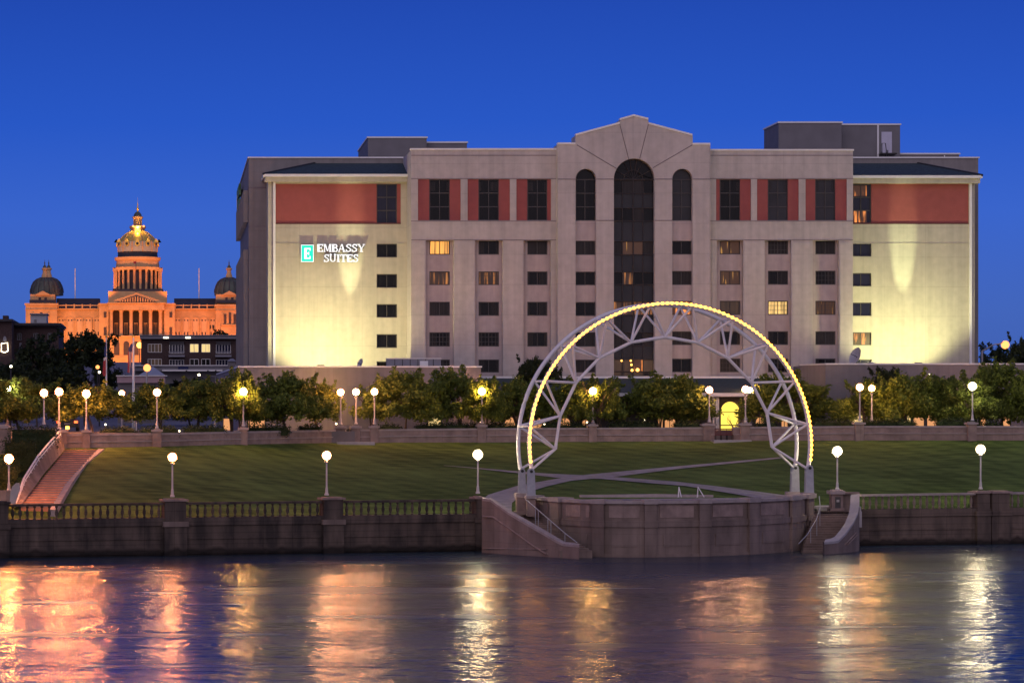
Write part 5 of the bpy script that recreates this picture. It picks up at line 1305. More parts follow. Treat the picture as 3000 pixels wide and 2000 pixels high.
# ------------------------------------------------------------------ brick apartments, left edge building, pavilion tents
def wframe(par, a, b, c, d, Y, glass, cols=3, fm='white', sill=False):
    m = MB(); w = 1.1
    m.pbox(a, b, c, c + w, Y - .1, .12).pbox(a, b, d - w, d, Y - .1, .12).pbox(a, a + w, c, d, Y - .1, .12).pbox(b - w, b, c, d, Y - .1, .12)
    for i in range(1, cols): x = lerp(a, b, i / cols); m.pbox(x - .6, x + .6, c, d, Y - .09, .1)
    o = m.build('window', fm, par); MB().pbox(a + .3, b - .3, c + .3, d - .3, Y - .03, .02).build('pane', glass, o); return o
def apartments():
    Y = 470.0; t = thing('apartment_building', 'dark brick flats with white windows and balconies in front of the statehouse', 'apartment block', tuple(P(560, 1085, Y)))
    MB().pbox(413, 735, 988, 1110, Y, 25).build('wall', 'brick', t)
    MB().pbox(410, 737, 982, 992, Y - 1.2, 27).build('parapet', 'greyband', t); MB().pbox(409, 738, 981, 983, Y - 1.6, 28).build('coping', 'greyband', t)
    for c, d in ((1007, 1032), (1051, 1075)):
        top = c == 1007
        wframe(t, 433, 474, c, d, Y, 'lit_faint' if top else 'lit_faint', 4)
        wframe(t, 556, 582, c, d, Y, 'lit_cream' if top else 'glass', 2); wframe(t, 590, 616, c, d, Y, 'lit_cream' if top else 'glass', 2)
        wframe(t, 698, 724, c, d, Y, 'glass_blue', 2)
    for a, b in ((496, 539), (633, 676)):
        for c, d in ((1008, 1035), (1053, 1075)):
            wframe(t, a, b, c, d, Y, 'glass_blue', 5)
        bl = MB().pbox(a - 2, b + 2, 1040, 1045, Y - 2.0, 2.0).build('balcony', 'greyband', t)
        m = MB()
        for i in range(13): x = lerp(a - 1, b + 1, i / 12); m.pbox(x - .25, x + .25, 1030, 1040, Y - 1.9, .05)
        m.pbox(a - 2, b + 2, 1029, 1031, Y - 1.95, .12); m.build('railing', 'greyband', bl)
        MB().pbox(a, b, 1000, 1007, Y - .6, .6).build('balcony_header', 'cap_dark', t)
    for px in (486, 551): MB().pbox(px - 7, px + 7, 987.5, 990.5, Y - 1.3, .1).build('soffit_light', 'spot_small', t)
apartments()
def vent_tower():
    Y = 330; t = thing('rooftop_vent', 'small dark square vent with pale pyramid cap by the hotel corner', 'vent', tuple(P(679, 1078, Y)))
    MB().pbox(668, 690, 1058, 1082, Y, 1.2).build('vent_box', 'pent', t)
    MB().prism([P(665, 1058, Y - .2), P(693, 1058, Y - .2), P(683, 1050, Y + .4), P(675, 1050, Y + .4)], (0, 1, 0)).build('vent_cap', 'greyband', t)
vent_tower()
def market_hall():
    Y = 345; t = thing('street_bridge', 'long pale blue band of a low flat building before the brick flats', 'low building', tuple(P(520, 1115, Y)))
    MB().pbox(395, 700, 1071, 1086, Y, 10).build('fascia', 'greyband', t)
    MB().pbox(395, 700, 1069, 1071.5, Y - .4, 11).build('roof_edge', 'cap', t)
    MB().pbox(475, 652, 1082.5, 1087, Y - .5, .5).build('light_strip', 'cap', t)
    MB().pbox(395, 700, 1086, 1140, Y + 1, 8).build('wall', 'pent', t)
    MB().pbox(522, 552, 1073, 1081, Y - .1, .1).build('sign_panel', 'flagblue', t)
    m = MB()
    for px in (609, 632, 546): m.pbox(px - 2, px + 2, 1084, 1089, Y - .7, .3)
    m.build('fitting', 'dark', t)
    MB().pbox(610, 640, 1101, 1103, Y - 3, 3).pbox(610, 613, 1103, 1120, Y - 3, .3).pbox(630, 632, 1103, 1120, Y - 3, .3).build('awning_frame', 'greyband', t)
market_hall()
def tent():
    Y = 310; t = thing('pavilion_tent', 'pale pyramid-roofed pavilion with pink side wall behind the trees', 'pavilion', tuple(P(430, 1240, Y)))
    ap = P(448, 1073, Y + 4); cs = [P(404, 1100, Y), P(486, 1100, Y), P(482, 1100, Y + 8), P(404, 1100, Y + 8)]
    m = MB()
    for i in range(4): m.tri(cs[i], cs[(i + 1) % 4], ap)
    m.build('canopy', 'tent', t)
    MB().pbox(343, 484, 1101, 1121, Y, 8).build('side_wall', 'tentwall', t); MB().pbox(345, 482, 1121, 1240, Y + .5, 7).build('lower_wall', 'pent', t)
    MB().pbox(340, 490, 1099, 1102, Y - .2, 8.5).build('eave', 'white', t)
tent()
def left_building():
    Y = 430; t = thing('old_brick_building', 'old dark brick building with heavy cornice at the left edge', 'building', tuple(P(80, 1120, Y)))
    MB().pbox(-200, 35, 940, 1130, Y - 6, 20).build('wall', 'brick', t); MB().pbox(35.5, 172, 954, 1130, Y, 20).build('wall', 'brick', t)
    m = MB().pbox(34, 178, 946, 952, Y - 1.6, 22).pbox(34, 175, 952, 957, Y - .9, 21); m.build('cornice', 'cap_dark', t)
    MB().pbox(-200, 36, 934, 941, Y - 7, 21).build('cornice', 'cap_dark', t)
    for a, b in ((50, 63), (98, 112), (140, 152)): wframe(t, a, b, 976, 996, Y, 'glass', 2, 'greyband')
    for a, b in ((57, 63),): MB().pbox(a, b, 1004, 1030, Y - .2, .3).build('drainpipe', 'greyband', t)
    MB().pbox(8, 23, 924, 942, Y - 2, 3).build('chimney', 'brick', t)
    # window outlined in white lights
    m = MB(); pts = [(4, 1030), (4, 1006), (22, 1004), (23, 1028), (14, 1032), (4, 1030)]
    m.tube([P(a, b, Y - 6.3) for a, b in pts], .06, 5); m.build('light_outline', 'spot_small', t)
    m = MB(); m.prism([P(9, 1000, Y - 6.2), P(19, 1000, Y - 6.2), P(19, 992, Y - 6.2), P(17, 986, Y - 6.2), P(14, 984, Y - 6.2), P(11, 986, Y - 6.2), P(9, 992, Y - 6.2)], (0, .1, 0)); m.build('arched_window', 'greyband', t)
left_building()
t = thing('rooftop_unit', 'big pale box of roof plant above the old brick building', 'rooftop unit', tuple(P(112, 954, 440)))
MB().pbox(89, 136, 921, 953, 436, 6).build('casing', 'tent', t); MB().pbox(100, 107, 936, 944, 435.9, .1).build('louvre', 'pent', t); MB().pbox(87, 139, 918, 921, 435.5, 7).build('lid', 'greyband', t)

# ------------------------------------------------------------------ foliage
import numpy as np
rng = np.random.default_rng(5)
def leaf_mesh(name, blobs, per, size, flat=.8, seed=0):
    """Many small leaf faces gathered in clumps; blobs = (x, y, z, r)."""
    r = np.random.default_rng(seed); V = []; 
    for bx_, by_, bz_, br in blobs:
        n_ = int(per * br * br); d = r.normal(size=(n_, 3)); d /= np.linalg.norm(d, axis=1)[:, None]
        rad = br * (r.random(n_) ** .45)[:, None] * (1 + .18 * r.normal(size=(n_, 1))); c = np.array([bx_, by_, bz_]) + d * rad * np.array([1, 1, flat])
        nrm = d * .6 + r.normal(size=(n_, 3)) * .7; nrm /= np.linalg.norm(nrm, axis=1)[:, None]
        u = np.cross(nrm, r.normal(size=(n_, 3))); u /= np.linalg.norm(u, axis=1)[:, None] + 1e-9; v = np.cross(nrm, u)
        s = (size * (.6 + .8 * r.random(n_)))[:, None]
        V.append(np.stack([c - u * s, c - v * s * .5, c + u * s, c + v * s * .5], 1))
    V = np.concatenate(V); n_ = len(V); V = V.reshape(-1, 3)
    me = bpy.data.meshes.new(name); me.vertices.add(len(V)); me.vertices.foreach_set('co', V.ravel())
    me.loops.add(4 * n_); me.loops.foreach_set('vertex_index', np.arange(4 * n_)); me.polygons.add(n_)
    me.polygons.foreach_set('loop_start', np.arange(n_) * 4); me.polygons.foreach_set('loop_total', np.full(n_, 4)); me.update(); me.validate()
    return me
def crown_blobs(seed, w=3.3, h=3.4, n_=78, top=1.0):
    r = random.Random(seed); B = []
    for i in range(n_):
        a = r.random() * 2 * pi; q = sqrt(r.random()); zf = r.random()
        rad = w * q * (1.08 - .62 * zf ** 1.5) * (.8 + .38 * r.random())
        B.append((cos(a) * rad, sin(a) * rad, zf * h * (1 - .25 * q) + .1, r.uniform(.36, .85)))
    for i in range(9):       # stray shoots
        a = r.random() * 2 * pi; rad = w * r.uniform(.3, 1.05); z = h * r.uniform(.85, 1.12) * (1 - .4 * (rad / w) ** 2)
        for k in range(3): B.append((cos(a) * (rad + k * .18), sin(a) * (rad + k * .18), z + k * .28, .30 - k * .05))
    return B
CROWNS = [leaf_mesh('crown', crown_blobs(s), 330, .145, .8, s) for s in range(5)]
BIGCROWNS = [leaf_mesh('crown', crown_blobs(40 + s, 3.6, 5.0, 80), 260, .19, .95, 60 + s) for s in range(3)]
for me in CROWNS: me.materials.append(M['leaf'])
for me in BIGCROWNS: me.materials.append(M['leaf_dark'])
def trunk_mesh(seed, h):
    r = random.Random(seed); m = MB(); stems = r.choice([1, 2, 3, 3])
    for s_ in range(stems):
        a = r.random() * 2 * pi; o_ = .12 * (stems > 1); sp = .55 if stems > 1 else .15
        b = Vector((cos(a) * o_, sin(a) * o_, -.1)); c = b + Vector((cos(a) * sp * .4, sin(a) * sp * .4, h * .5)); d = b + Vector((cos(a) * sp, sin(a) * sp, h))
        m.tube([b, c, d], [.13, .10, .075], 7)
        for k in range(5):
            w = r.random() * 2 * pi; e = d + Vector((cos(w) * 1.5, sin(w) * 1.5, r.uniform(1.0, 2.4))); m.tube([d, d.lerp(e, .5) + Vector((0, 0, .2)), e], [.06, .045, .02], 5)
    me = bpy.data.meshes.new('trunk'); me.from_pydata([tuple(v) for v in m.v], [], m.f); me.materials.append(M['bark']); return me
TRUNKS = [trunk_mesh(s, 1.15) for s in range(5)]
TN = [0]
def tree(px, Y, top, width, label, group, big=False, zb=None, mt=None, bottom=None):
    """A tree whose crown is as wide and tall as in the photo (photo pixels)."""
    i = TN[0]; TN[0] += 1; zb = PZ if zb is None else zb
    t = thing('tree', label, 'tree', (X(px, Y), Y, zb), group)
    w = width * 1.12 / F * Y / 2; ztop = Z(top, Y); zlow = zb + 1.2 if bottom is None else Z(bottom, Y); h = ztop - zlow
    me = (BIGCROWNS if big else CROWNS)[i % (3 if big else 5)]
    bw, bh = (3.5, 5.3) if big else (3.0, 3.75)
    o = bpy.data.objects.new('crown', me); COL.objects.link(o); o.parent = t; o.location = (0, 0, zlow - zb)
    q_ = random.Random(i * 7); o.scale = (w / bw, min(w / bw, 1.3) if not big else w / bw, h / bh * q_.uniform(.9, 1.1)); o.rotation_euler.z = q_.choice((0, pi)); 
    me2 = TRUNKS[(i * 3) % 5]; o2 = bpy.data.objects.new('trunk', me2); COL.objects.link(o2); o2.parent = t
    hs = (zlow - zb + .35) / 1.15; o2.scale = (.9, .9, max(.8, hs) if not big else max(.8, hs * .6))
    return t
G1 = 'trees on the plaza behind the retaining wall'
TREES = [(-60, 233, 1080, 230), (60, 238, 1100, 260), (275, 229, 1112, 205), (470, 231, 1108, 180), (578, 234, 1098, 190), (680, 233, 1088, 150), (842, 236, 1092, 200), (935, 243, 1100, 120),
         (1090, 250, 1140, 70), (1188, 244, 1084, 210), (1348, 246, 1094, 215), (1520, 248, 1110, 170), (1700, 247, 1108, 190), (1932, 246, 1078, 240), (2000, 250, 1100, 120),
         (2322, 246, 1104, 240), (2545, 243, 1110, 175), (2665, 241, 1096, 200), (2800, 240, 1092, 190), (2935, 239, 1060, 210), (3080, 238, 1050, 220), (3260, 236, 1070, 220), (-260, 232, 1090, 220)]
NEAR = ['at the far left edge beyond the frame', 'behind the tallest leftmost lamps', 'behind the third and fourth wall lamps from the left', 'beside the lamp with the flagpole on its left', 'dark and broad, left of the glowing yellow tree', 'glowing yellow around its lamp',
        'dark green, right of the glowing yellow tree', 'with orange leaves beside the three close lamps', 'thin, just right of the third of the three close lamps', 'full and round, in front of the long rooftop unit',
        'at the end of the left podium with a glowing lamp in it', 'dark, just left of the arch foot', 'inside the arch with a lamp burning in its leaves', 'widest and darkest, filling the middle of the arch', 'small, with lit tips left of the lobby porch',
        'right of the lobby, crossed by the arch', 'dark, behind the pair of lamps right of the arch', 'in the middle of the right podium wall', 'lit greenish around its lamp', 'tall, near the right edge', 'last at the right edge', 'out beyond the right edge', 'out beyond the left edge']
for (px, Y, top, wd), nm in zip(TREES, NEAR):
    tree(px, Y, top, wd, 'leafy plaza tree ' + nm, G1)
# glowing foliage hanging in front of two lamps
tree(706, 231.0, 1096, 120, 'light spray of young tree leaves around the brightest yellow lamp', G1)
tree(1425, 243.2, 1112, 120, 'small leafy tree wrapped round the lamp at the podium end', G1)
tree(1755, 243.6, 1116, 120, 'small leafy tree wrapped round the lamp inside the arch', G1)
tree(2862, 236.0, 1108, 150, 'small leafy tree wrapped round the greenish lamp at the right', G1)
# dark trees farther back
G2 = 'dark trees farther back'
for px, Y, top, wd, nm, bt in [(112, 330, 972, 170, 'dark round tree in front of the old brick building', 1130), (248, 335, 966, 195, 'dark round tree with a peaked top before the statehouse wing', 1130), (30, 300, 1050, 180, 'dark tree low at the left edge below the brick building', 1180),
                           (180, 290, 1060, 190, 'dark tree low between the two round ones', 1190), (1560, 256.5, 1050, 110, 'dark tree standing against the hotel wall left of the arch', 1180), (1615, 257, 1062, 90, 'dark tree against the hotel wall behind the arch tube', 1180),
                           (2925, 380, 1012, 150, 'dark tree beyond the podium under the street lamp', 1130), (3000, 262.5, 982, 110, 'black tree top poking in at the right edge', 1150), (3040, 400, 1020, 160, 'dark distant tree cut by the right edge', 1130),
                           (645, 1370, 966, 60, 'small dark tree on the hill before the statehouse end pavilion', 1000), (560, 320, 1094, 240, 'dark tree mass behind the plaza trees in front of the low building', 1200), (2590, 249.5, 1086, 130, 'dark tree close to the right podium wall', 1200)]:
    tree(px, Y, top, wd, nm, G2, True, bottom=bt, zb=None if Y < 1000 else hill(0, 1370))

# hedges: clipped rounded blocks along the wall
def hedge(a, b, t_, Y, label, zb=None, d=1.1, bt=None):
    zb = zrt(a) - .4 if zb is None else zb; zt = Z(t_, Y); r = random.Random(int(a)); B = []
    x0, x1 = X(a, Y), X(b, Y); h = zt - zb; n_ = max(3, int((x1 - x0) / .42))
    for i in range(n_ + 1):
        for zf in ((.25, .6, .82) if h < 1.6 else (.12, .3, .48, .66, .84)):
            u = i / n_; ed = 1 - .25 * (abs(u - .5) * 2) ** 6
            B.append((x0 + (x1 - x0) * u, Y + r.uniform(-.2, .25), zb + h * zf * ed, .40 + r.uniform(-.04, .05)))
    me = leaf_mesh('hedge', B, 420, .075, .8, int(a) % 97); me.materials.append(M['hedge'])
    o = bpy.data.objects.new('hedge', me); COL.objects.link(o)
    core = MB().box(x0, x1, Y - .15, Y + .3, zb, zt - .3)
    me.validate(); tag(o, label, 'hedge', 'clipped hedges along the retaining wall'); c_ = core.build('hedge_core', 'hedge', None); c_.parent = o
for i, (a, b, t_) in enumerate([(303, 392, 1249), (416, 516, 1246), (540, 654, 1244), (726, 842, 1242), (880, 936, 1241), (1115, 1168, 1239), (1226, 1356, 1236), (1368, 1400, 1240), (1423, 1520, 1238), (1590, 1716, 1236), (1790, 1918, 1231), (1978, 2046, 1230), (2220, 2268, 1230), (2320, 2362, 1230), (2386, 2500, 1228), (2532, 2676, 1226), (2746, 2870, 1224), (2885, 2925, 1232)]):
    nm = ['right of the second stair lamp', 'low and bushy under the lamp by the flagpole', 'under the dark tree left of the glowing yellow one', 'right of the glowing yellow tree', 'with a pale wall showing at its left, near the three close lamps', 'right of the three close lamps', 'long, under the tree at the podium end', 'tiny, left of a lamp post on the wall', 'ending at the arch foot',
          'just inside the left side of the arch', 'in the middle of the arch', 'left of the lobby porch', 'small, right of the lobby porch', 'crossed by the right side of the arch', 'right of the arch up to the paired lamps', 'long, right of the paired lamps', 'under the greenish lamp', 'small, last before the right edge'][i]
    hedge(a, b, t_, YR((a + b) / 2) + 1.6, 'dark clipped hedge ' + nm)
# tall hedges at the left beside the stairs
def tall_hedge(a, b, t_, b_, Y, label):
    B = []; r = random.Random(int(a + 999)); x0, x1, z0, z1 = X(a, Y), X(b, Y), Z(b_, Y), Z(t_, Y)
    nx, nz = max(2, int((x1 - x0) / .5)), max(2, int((z1 - z0) / .5))
    for i in range(nx + 1):
        for j in range(nz + 1): B.append((lerp(x0, x1, i / nx), Y + r.uniform(-.15, .2), lerp(z0, z1 - .3, j / nz), .42))
    me = leaf_mesh('hedge', B, 380, .08, .9, int(a) % 89 + 3); me.materials.append(M['hedge'])
    o = bpy.data.objects.new('hedge', me); COL.objects.link(o); tag(o, label, 'hedge', 'tall hedges beside the orange stairs')
    c_ = MB().box(x0, x1, Y + .2, Y + .8, z0 - 1, z1 - .4).build('hedge_core', 'hedge'); c_.parent = o
tall_hedge(36, 160, 1243, 1330, 216, 'tall square clipped hedge at the top left of the orange stairs')
tall_hedge(14, 103, 1282, 1400, 208, 'middle tall hedge stepping down left of the orange stairs')
tall_hedge(-60, 48, 1350, 1450, 199, 'lowest dark hedge behind the leftmost globe lamp')

# ------------------------------------------------------------------ lamps
def lamp_proto(gm, r=.30):
    t = thing('globe_lamp', 'x', 'street lamp', (0, -400, -50), None); ORG[t.name] = Vector((0, 0, 0))
    MB().lathe((0, 0, 0), [(.16, 0), (.16, .10), (.11, .16), (.09, .5), (.065, .58)], 12).build('pole_base', 'pole', t)
    MB().lathe((0, 0, 0), [(.068, 0), (.058, 1)], 10).build('pole', 'pole', t)
    MB().lathe((0, 0, 0), [(.06, -.12), (.15, -.05), (.16, -.02)], 12).build('globe_collar', 'pole', t)
    g_ = MB().ball((0, 0, 0), r * 1.3, 20, 12).build('globe', gm.replace('globe', 'shell'), t, True)  # outer shell added as a glowing halo around the lamp core
    MB().ball((0, 0, 0), r, 16, 10).build('lamp_core', gm, g_, True)
    return t
PROT = {k: lamp_proto('globe_' + k, r) for k, r in (('warm', .27), ('orange', .27), ('deep', .28), ('white', .30), ('yellow', .29))}
used = set()
def lamp(px, gy, by, Y, kind, label, group, sc=1.0):
    zb = Z(by, Y); zg = Z(gy, Y); src = PROT[kind]
    if kind in used: t = copy_tree(src)
    else: t = src; used.add(kind)
    t.location = (X(px, Y), Y, zb); t['label'] = label; t['group'] = group
    h = zg - zb
    for c in kids(t):
        n_ = c.name.split('.')[0]
        if n_ == 'pole': c.scale.z = h - .40
        elif n_ == 'globe_collar': c.location.z = h - .40
        elif n_ == 'globe': c.location.z = h; c.scale = (sc, sc, sc)
GA = 'globe lamps along the river wall'; GB = 'globe lamps along the top of the retaining wall'; GC = 'small globe lamps farther back'
LOW = [(26, 1343, 1437, 193, 'deep', 'orange globe lamp on the low stone wall left of the stairs'), (505, 1339, 1455, YW(505) + .3, 'orange', 'orange globe lamp on the river wall pier nearest the orange stairs'),
       (957, 1334, 1450, YW(957) + .3, 'warm', 'pinkish globe lamp on the middle pier of the left river wall'), (1400, 1331, 1445, YW(1400) + .3, 'white', 'bright white globe lamp where the river wall meets the pink stair wall'),
       (2453, 1321, 1434, 201.4, 'white', 'white globe lamp on the plaque pillar right of the arch'), (2873, 1316, 1432, YW(2873) + .3, 'white', 'white globe lamp on the river wall at the far right')]
for px, gy, by, Y, k, lb in LOW: lamp(px, gy, by, Y, k, lb, GA)
UP = [(128.7, 1151, 1243, 219, 'orange', 'tall globe lamp with the brightest glow above the square hedge'), (173, 1147, 1257, 222, 'deep', 'globe lamp on the post at the head of the orange stairs, left one'), (253, 1153, 1257, 222.3, 'deep', 'globe lamp on the post at the head of the orange stairs, right one'),
      (460, 1149, 1254, 223.3, 'warm', 'globe lamp on the stone post just right of the tall flagpole'), (713, 1147, 1248, 229.3, 'yellow', 'globe lamp burning inside the yellow tree'), (998, 1149, 1243, 240.3, 'orange', 'first of the three close globe lamps, left of the trash bin'),
      (1043, 1148, 1242, 240.6, 'warm', 'second of the three close globe lamps, right of the trash bin'), (1097, 1147, 1242, 240.6, 'warm', 'third of the three close globe lamps'), (1412, 1146, 1240, 242.2, 'yellow', 'globe lamp in the leaves at the end of the left podium'),
      (1737, 1145, 1239, 242, 'yellow', 'globe lamp shining in the tree inside the arch'), (2078, 1142, 1236, 241.3, 'warm', 'globe lamp on the left post of the lobby steps'), (2184, 1140, 1236, 240.6, 'warm', 'globe lamp on the right post of the lobby steps'),
      (2519, 1134, 1233, 236.4, 'warm', 'larger globe lamp of the pair right of the arch'), (2849, 1131, 1232, 232.4, 'white', 'greenish white globe lamp glaring in the tree at the right')]
for px, gy, by, Y, k, lb in UP: lamp(px, gy, by, Y, k, lb, GB)
BACK = [(357, 1152, 1262, 246, 'orange', 'globe lamp half hidden in the tree left of the flagpole'), (22, 1137, 1250, 235, 'white', 'white globe lamp at the left edge under the dark trees'), (630, 1152, 1250, 246, 'warm', 'small pale globe lamp peeping through leaves left of the yellow tree'),
        (937, 1149, 1250, 251, 'yellow', 'small yellow globe lamp left of the three close ones'), (1378, 1146, 1245, 251, 'warm', 'small globe lamp left of the lamp at the podium end'), (2199, 1143, 1240, 250, 'yellow', 'small globe lamp just right of the lobby steps lamp'), (2554, 1137, 1235, 238.4, 'yellow', 'smaller globe lamp of the pair right of the arch'), (1725, 1148, 1245, 250, 'warm', 'small globe lamp left behind the lamp in the arch tree'), (2893, 1138, 1240, 247, 'warm', 'small peach globe lamp glowing in leaves near the right edge')]
for px, gy, by, Y, k, lb in BACK: lamp(px, gy, by, Y, k, lb, GC, .85)
def cobra(base, bend, tip, Y, label, gm='globe_far'):
    t = thing('street_light', label, 'street light', tuple(P(*base, Y)))
    MB().tube([P(*base, Y), P(*bend, Y)], [.13, .10], 8).build('pole', 'pole', t)
    mid_ = ((bend[0] + tip[0]) / 2, lerp(bend[1], tip[1], .78)); MB().tube([P(*bend, Y), P(*mid_, Y), P(*tip, Y)], .06, 6).build('arm', 'pole', t)
    c = P(*tip, Y); MB().lathe((c.x, c.y, c.z), [(.05, .14), (.3, .08), (.36, 0), (.3, -.02)], 10, 1.3, .7).build('head', 'pole', t)
    MB().ball((c.x, c.y, c.z - .2), .42, 12, 8).build('lamp', gm, t)
cobra((2877, 1190), (2877, 1028), (2945, 1004), 275, 'tall curved-arm street light glowing orange beyond the right end of the hotel')
cobra((430, 1190), (430, 1090), (431, 1072), 300, 'orange street light in front of the pale pyramid roof')
for i, (px, py, Y, r, g, lb) in enumerate([(286, 1075, 300, .22, 'globe_far', 'tiny orange street light left of the red flag'), (291, 1090, 300, .14, 'spot_small', 'tiny white street light left of the red flag'), (583, 1098, 300, .14, 'spot_small', 'tiny white street light above the dark trees before the low building'), (32, 1073, 290, .14, 'spot_small', 'tiny white street light high among the trees at the left edge'), (409, 1011, 1330, 1.5, 'amber', 'orange lamp glowing before the statehouse steps')]):
    t = thing('street_light', lb, 'street light', (X(px, Y), Y, Z(py, Y) - (6 if Y < 1000 else 9))); h = 6 if Y < 1000 else 9
    MB().tube([(X(px, Y), Y, Z(py, Y) - h), (X(px, Y), Y, Z(py, Y))], .08 if Y < 1000 else .2, 6).build('pole', 'dark', t); MB().ball((X(px, Y), Y, Z(py, Y)), r, 10, 7).build('lamp', g, t)
# ground light and small garden lights
for i, (px, py, Y, lb) in enumerate([(525, 1262, 226, 'small white ground light on top of the retaining wall'), (1412 - 3, 1237, 244.5, 'tiny path light beside the stone post at the podium end'), (1720, 1237, 246, 'tiny path light left of the lamp post inside the arch'), (1595, 1243, 246, 'tiny path light inside the left side of the arch'), (1887, 1230, 246, 'tiny path light above the hedge in the middle of the arch'), (985, 1241, 243, 'tiny white light left of the three close lamps'), (309, 1243, 226, 'tiny white light right of the second stair lamp'), (2722, 1096, 250.5, 'small wall light high on the right podium')]):
    t = thing('garden_light', lb, 'garden light', (X(px, Y), Y, Z(py, Y) - .35))
    MB().tube([(X(px, Y), Y, Z(py, Y) - .35), (X(px, Y), Y, Z(py, Y))], .03, 5).build('stem', 'dark', t); MB().ball((X(px, Y), Y, Z(py, Y)), .075, 10, 7).build('lamp', 'spot_small', t)

# ------------------------------------------------------------------ flagpoles
def flagpole(px, y0, y1, Y, label, r=.07):
    t = thing('flagpole', label, 'flagpole', tuple(P(px, y0, Y)))
    MB().tube([P(px, y0, Y), P(px, y1, Y)], [r * 1.5, r * .7], 8).build('pole', 'white', t); MB().ball(P(px, y1, Y), .12, 8, 6).build('finial', 'gold', t); return t
flagpole(391, 1275, 985, 236, 'tallest white flagpole with a drooping striped flag in front of the statehouse', .10)
flagpole(311.5, 1190, 985, 262, 'white flagpole with a red flag left of the drooping striped flag')
def cloth(name, cols, Y, label, cat='flag'):
    t = thing(name, label, cat, tuple(P(cols[0][0][0][0], cols[0][0][0][1], Y)))
    for poly, mt, dy in cols: MB().prism([P(a, b, Y + dy) for a, b in poly], (0, .05, 0)).build('stripe' if mt != 'flagblue' else 'canton', mt, t)
cloth('flag', [([(389, 1005), (383, 1008), (376, 1022), (378, 1032), (387, 1034)], 'flagblue', -.1)] +
      [([(388 - i * 2.6, 1028), (385.6 - i * 2.6, 1032), (381 - i * 1.4, 1062), (377 - i * 1.0 + (i % 2), 1090), (380 - i * .6, 1092), (384 - i * 1.2, 1062)], 'flagred' if i % 2 == 0 else 'flagwhite', -.02 * i - .12) for i in range(5)], 236.2,
      'limp star-spangled striped flag hanging from the tallest flagpole')
cloth('flag', [([(310, 1052), (303, 1056), (300, 1095), (304, 1102), (310, 1098)], 'flagred', -.1), ([(311, 1044), (303, 1050), (304, 1057), (311, 1053)], 'flagwhite', -.12), ([(311, 1002), (306, 1020), (305, 1042), (311, 1045)], 'flagblue', -.12)], 262,
      'limp red, white and blue flag hanging from the left flagpole')
# sign post at the foot of the flagpole, parked car, signals, chairs
t = thing('street_sign', 'small pink and white sign on a post beside the foot of the flagpole', 'sign', tuple(P(399, 1275, 244)))
MB().tube([P(399, 1275, 244), P(399, 1212, 244)], .05, 6).build('post', 'white', t); MB().pbox(379, 402, 1215, 1236, 243.9, .05).build('sign_board', 'tentwall', t)
def car(px, Y, label, front=False):
    x = X(px, Y); z = PZ; t = thing('parked_car', label, 'car', (x, Y, z))
    sec = [(-.95, .35), (-.98, .75), (-.9, 1.0), (-.72, 1.05), (-.6, 1.48), (.6, 1.48), (.72, 1.05), (.9, 1.0), (.98, .75), (.95, .35)]
    m = MB(); m.prism([Vector((x + a, Y, z + b)) for a, b in sec[:3] + sec[-3:]], (0, 4.3, 0)); m.prism([Vector((x + a, Y + .3, z + b)) for a, b in sec[3:7]], (0, 2.6, 0)); m.build('body', 'carpaint', t)
    MB().prism([Vector((x + a * .92, Y + .27, z + b)) for a, b in ((-.68, 1.08), (-.58, 1.42), (.58, 1.42), (.68, 1.08))], (0, .04, 0)).build('rear_window', 'glass', t)
    for sx in (-1, 1):
        MB().box(x + sx * .62, x + sx * .93, Y - .03, Y + .02, z + .72, z + .92).build('tail_light', 'tail', t)
        for yy in (.7, 3.4): MB().tube([(x + sx * .75, Y + yy, z + .33), (x + sx * .97, Y + yy, z + .33)], .33, 14).build('wheel', 'rubber', t)
    MB().box(x - .25, x + .25, Y - .02, Y + .01, z + .6, z + .72).build('number_plate', 'white', t)
car(197, 240, 'dark parked car with glowing red tail lights behind the head of the stairs')
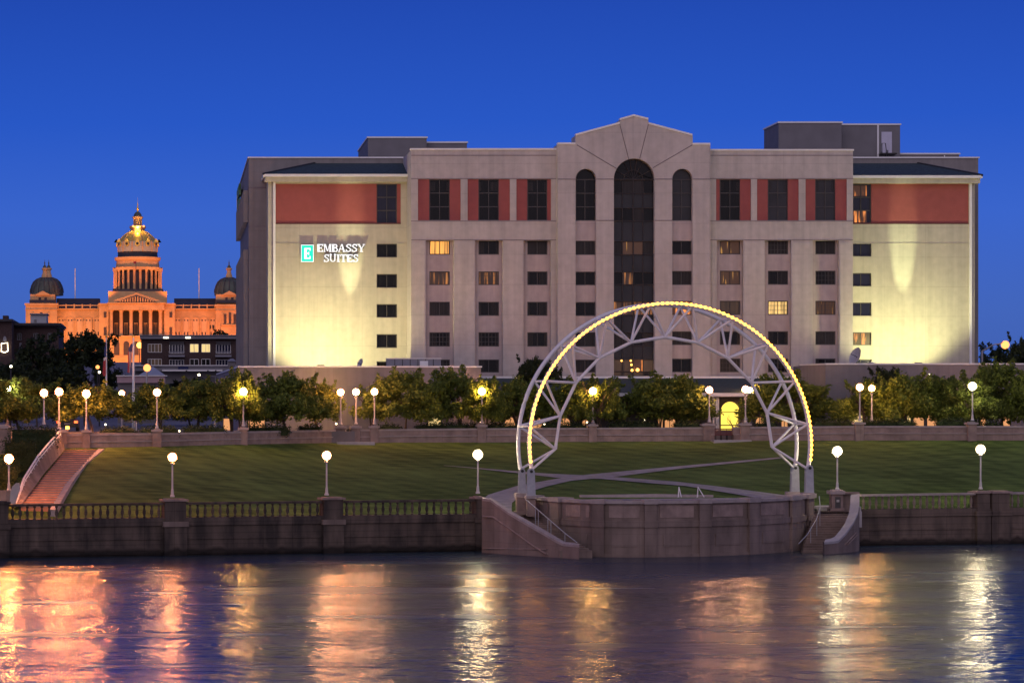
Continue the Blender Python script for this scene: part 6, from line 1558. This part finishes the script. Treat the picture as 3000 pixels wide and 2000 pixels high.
t = thing('barrier_light', 'orange flashing light glowing behind the head of the stairs', 'light', tuple(P(197, 1262, 234)))
MB().pbox(192, 203, 1248, 1257, 234, .2).build('lens', 'amber', t); MB().pbox(195, 199, 1257, 1268, 234, .15).build('stand', 'dark', t)
for px, py, Y, mt, lb, w, h in [(745, 1190, 240.5, 'signred', 'narrow red lit sign in the leaves right of the yellow tree', 6, 26), (731, 1207, 240.5, 'spot_small', 'small yellowish lit sign in the leaves right of the yellow tree', 14, 6)]:
    t = thing('lit_sign', lb, 'sign', tuple(P(px, py + 40, Y)))
    MB().pbox(px - w / 2, px + w / 2, py - h / 2, py + h / 2, Y, .12).build('sign_face', mt, t); MB().tube([P(px, py + h / 2, Y), P(px, 1262, Y)], .05, 5).build('post', 'dark', t)
def bench(px, Y, lb, z):
    x = X(px, Y); t = thing('patio_chair', lb, 'chair', (x, Y, z), 'dark red patio chairs in the lobby opening')
    MB().box(x - .26, x + .26, Y - .25, Y + .25, z + .42, z + .48).build('seat', 'chair', t); 
    m = MB()
    for i in range(6): m.box(x - .25 + i * .09, x - .21 + i * .09, Y + .2, Y + .25, z + .48, z + .98)
    m.box(x - .27, x + .27, Y + .19, Y + .26, z + .95, z + 1.02); m.build('backrest', 'chair', t)
    for a in (-.24, .24):
        for b in (-.22, .22): MB().tube([(x + a, Y + b, z), (x + a, Y + b, z + .44)], .025, 5).build('leg', 'dark', t)
for i, px in enumerate((2104, 2121, 2138)): bench(px, 239.9, ['left', 'middle', 'right'][i] + ' one of three dark red chairs in the gap of the lobby wall', Z(1291, 241) + .1)
# bare shrub in front of the lobby window
t = thing('bare_shrub', 'bare branching shrub silhouetted against the yellow lobby window', 'shrub', tuple(P(2152, 1258, 244)))
m = MB(); r = random.Random(3)
for i in range(9):
    a = P(2152, 1256, 244); b = a + Vector((r.uniform(-.7, .7), r.uniform(-.2, .2), r.uniform(.5, .9))); c = b + Vector((r.uniform(-.35, .35), 0, r.uniform(.25, .6))); m.tube([a, b, c], [.03, .02, .008], 5)
m.build('stems', 'bark', t)
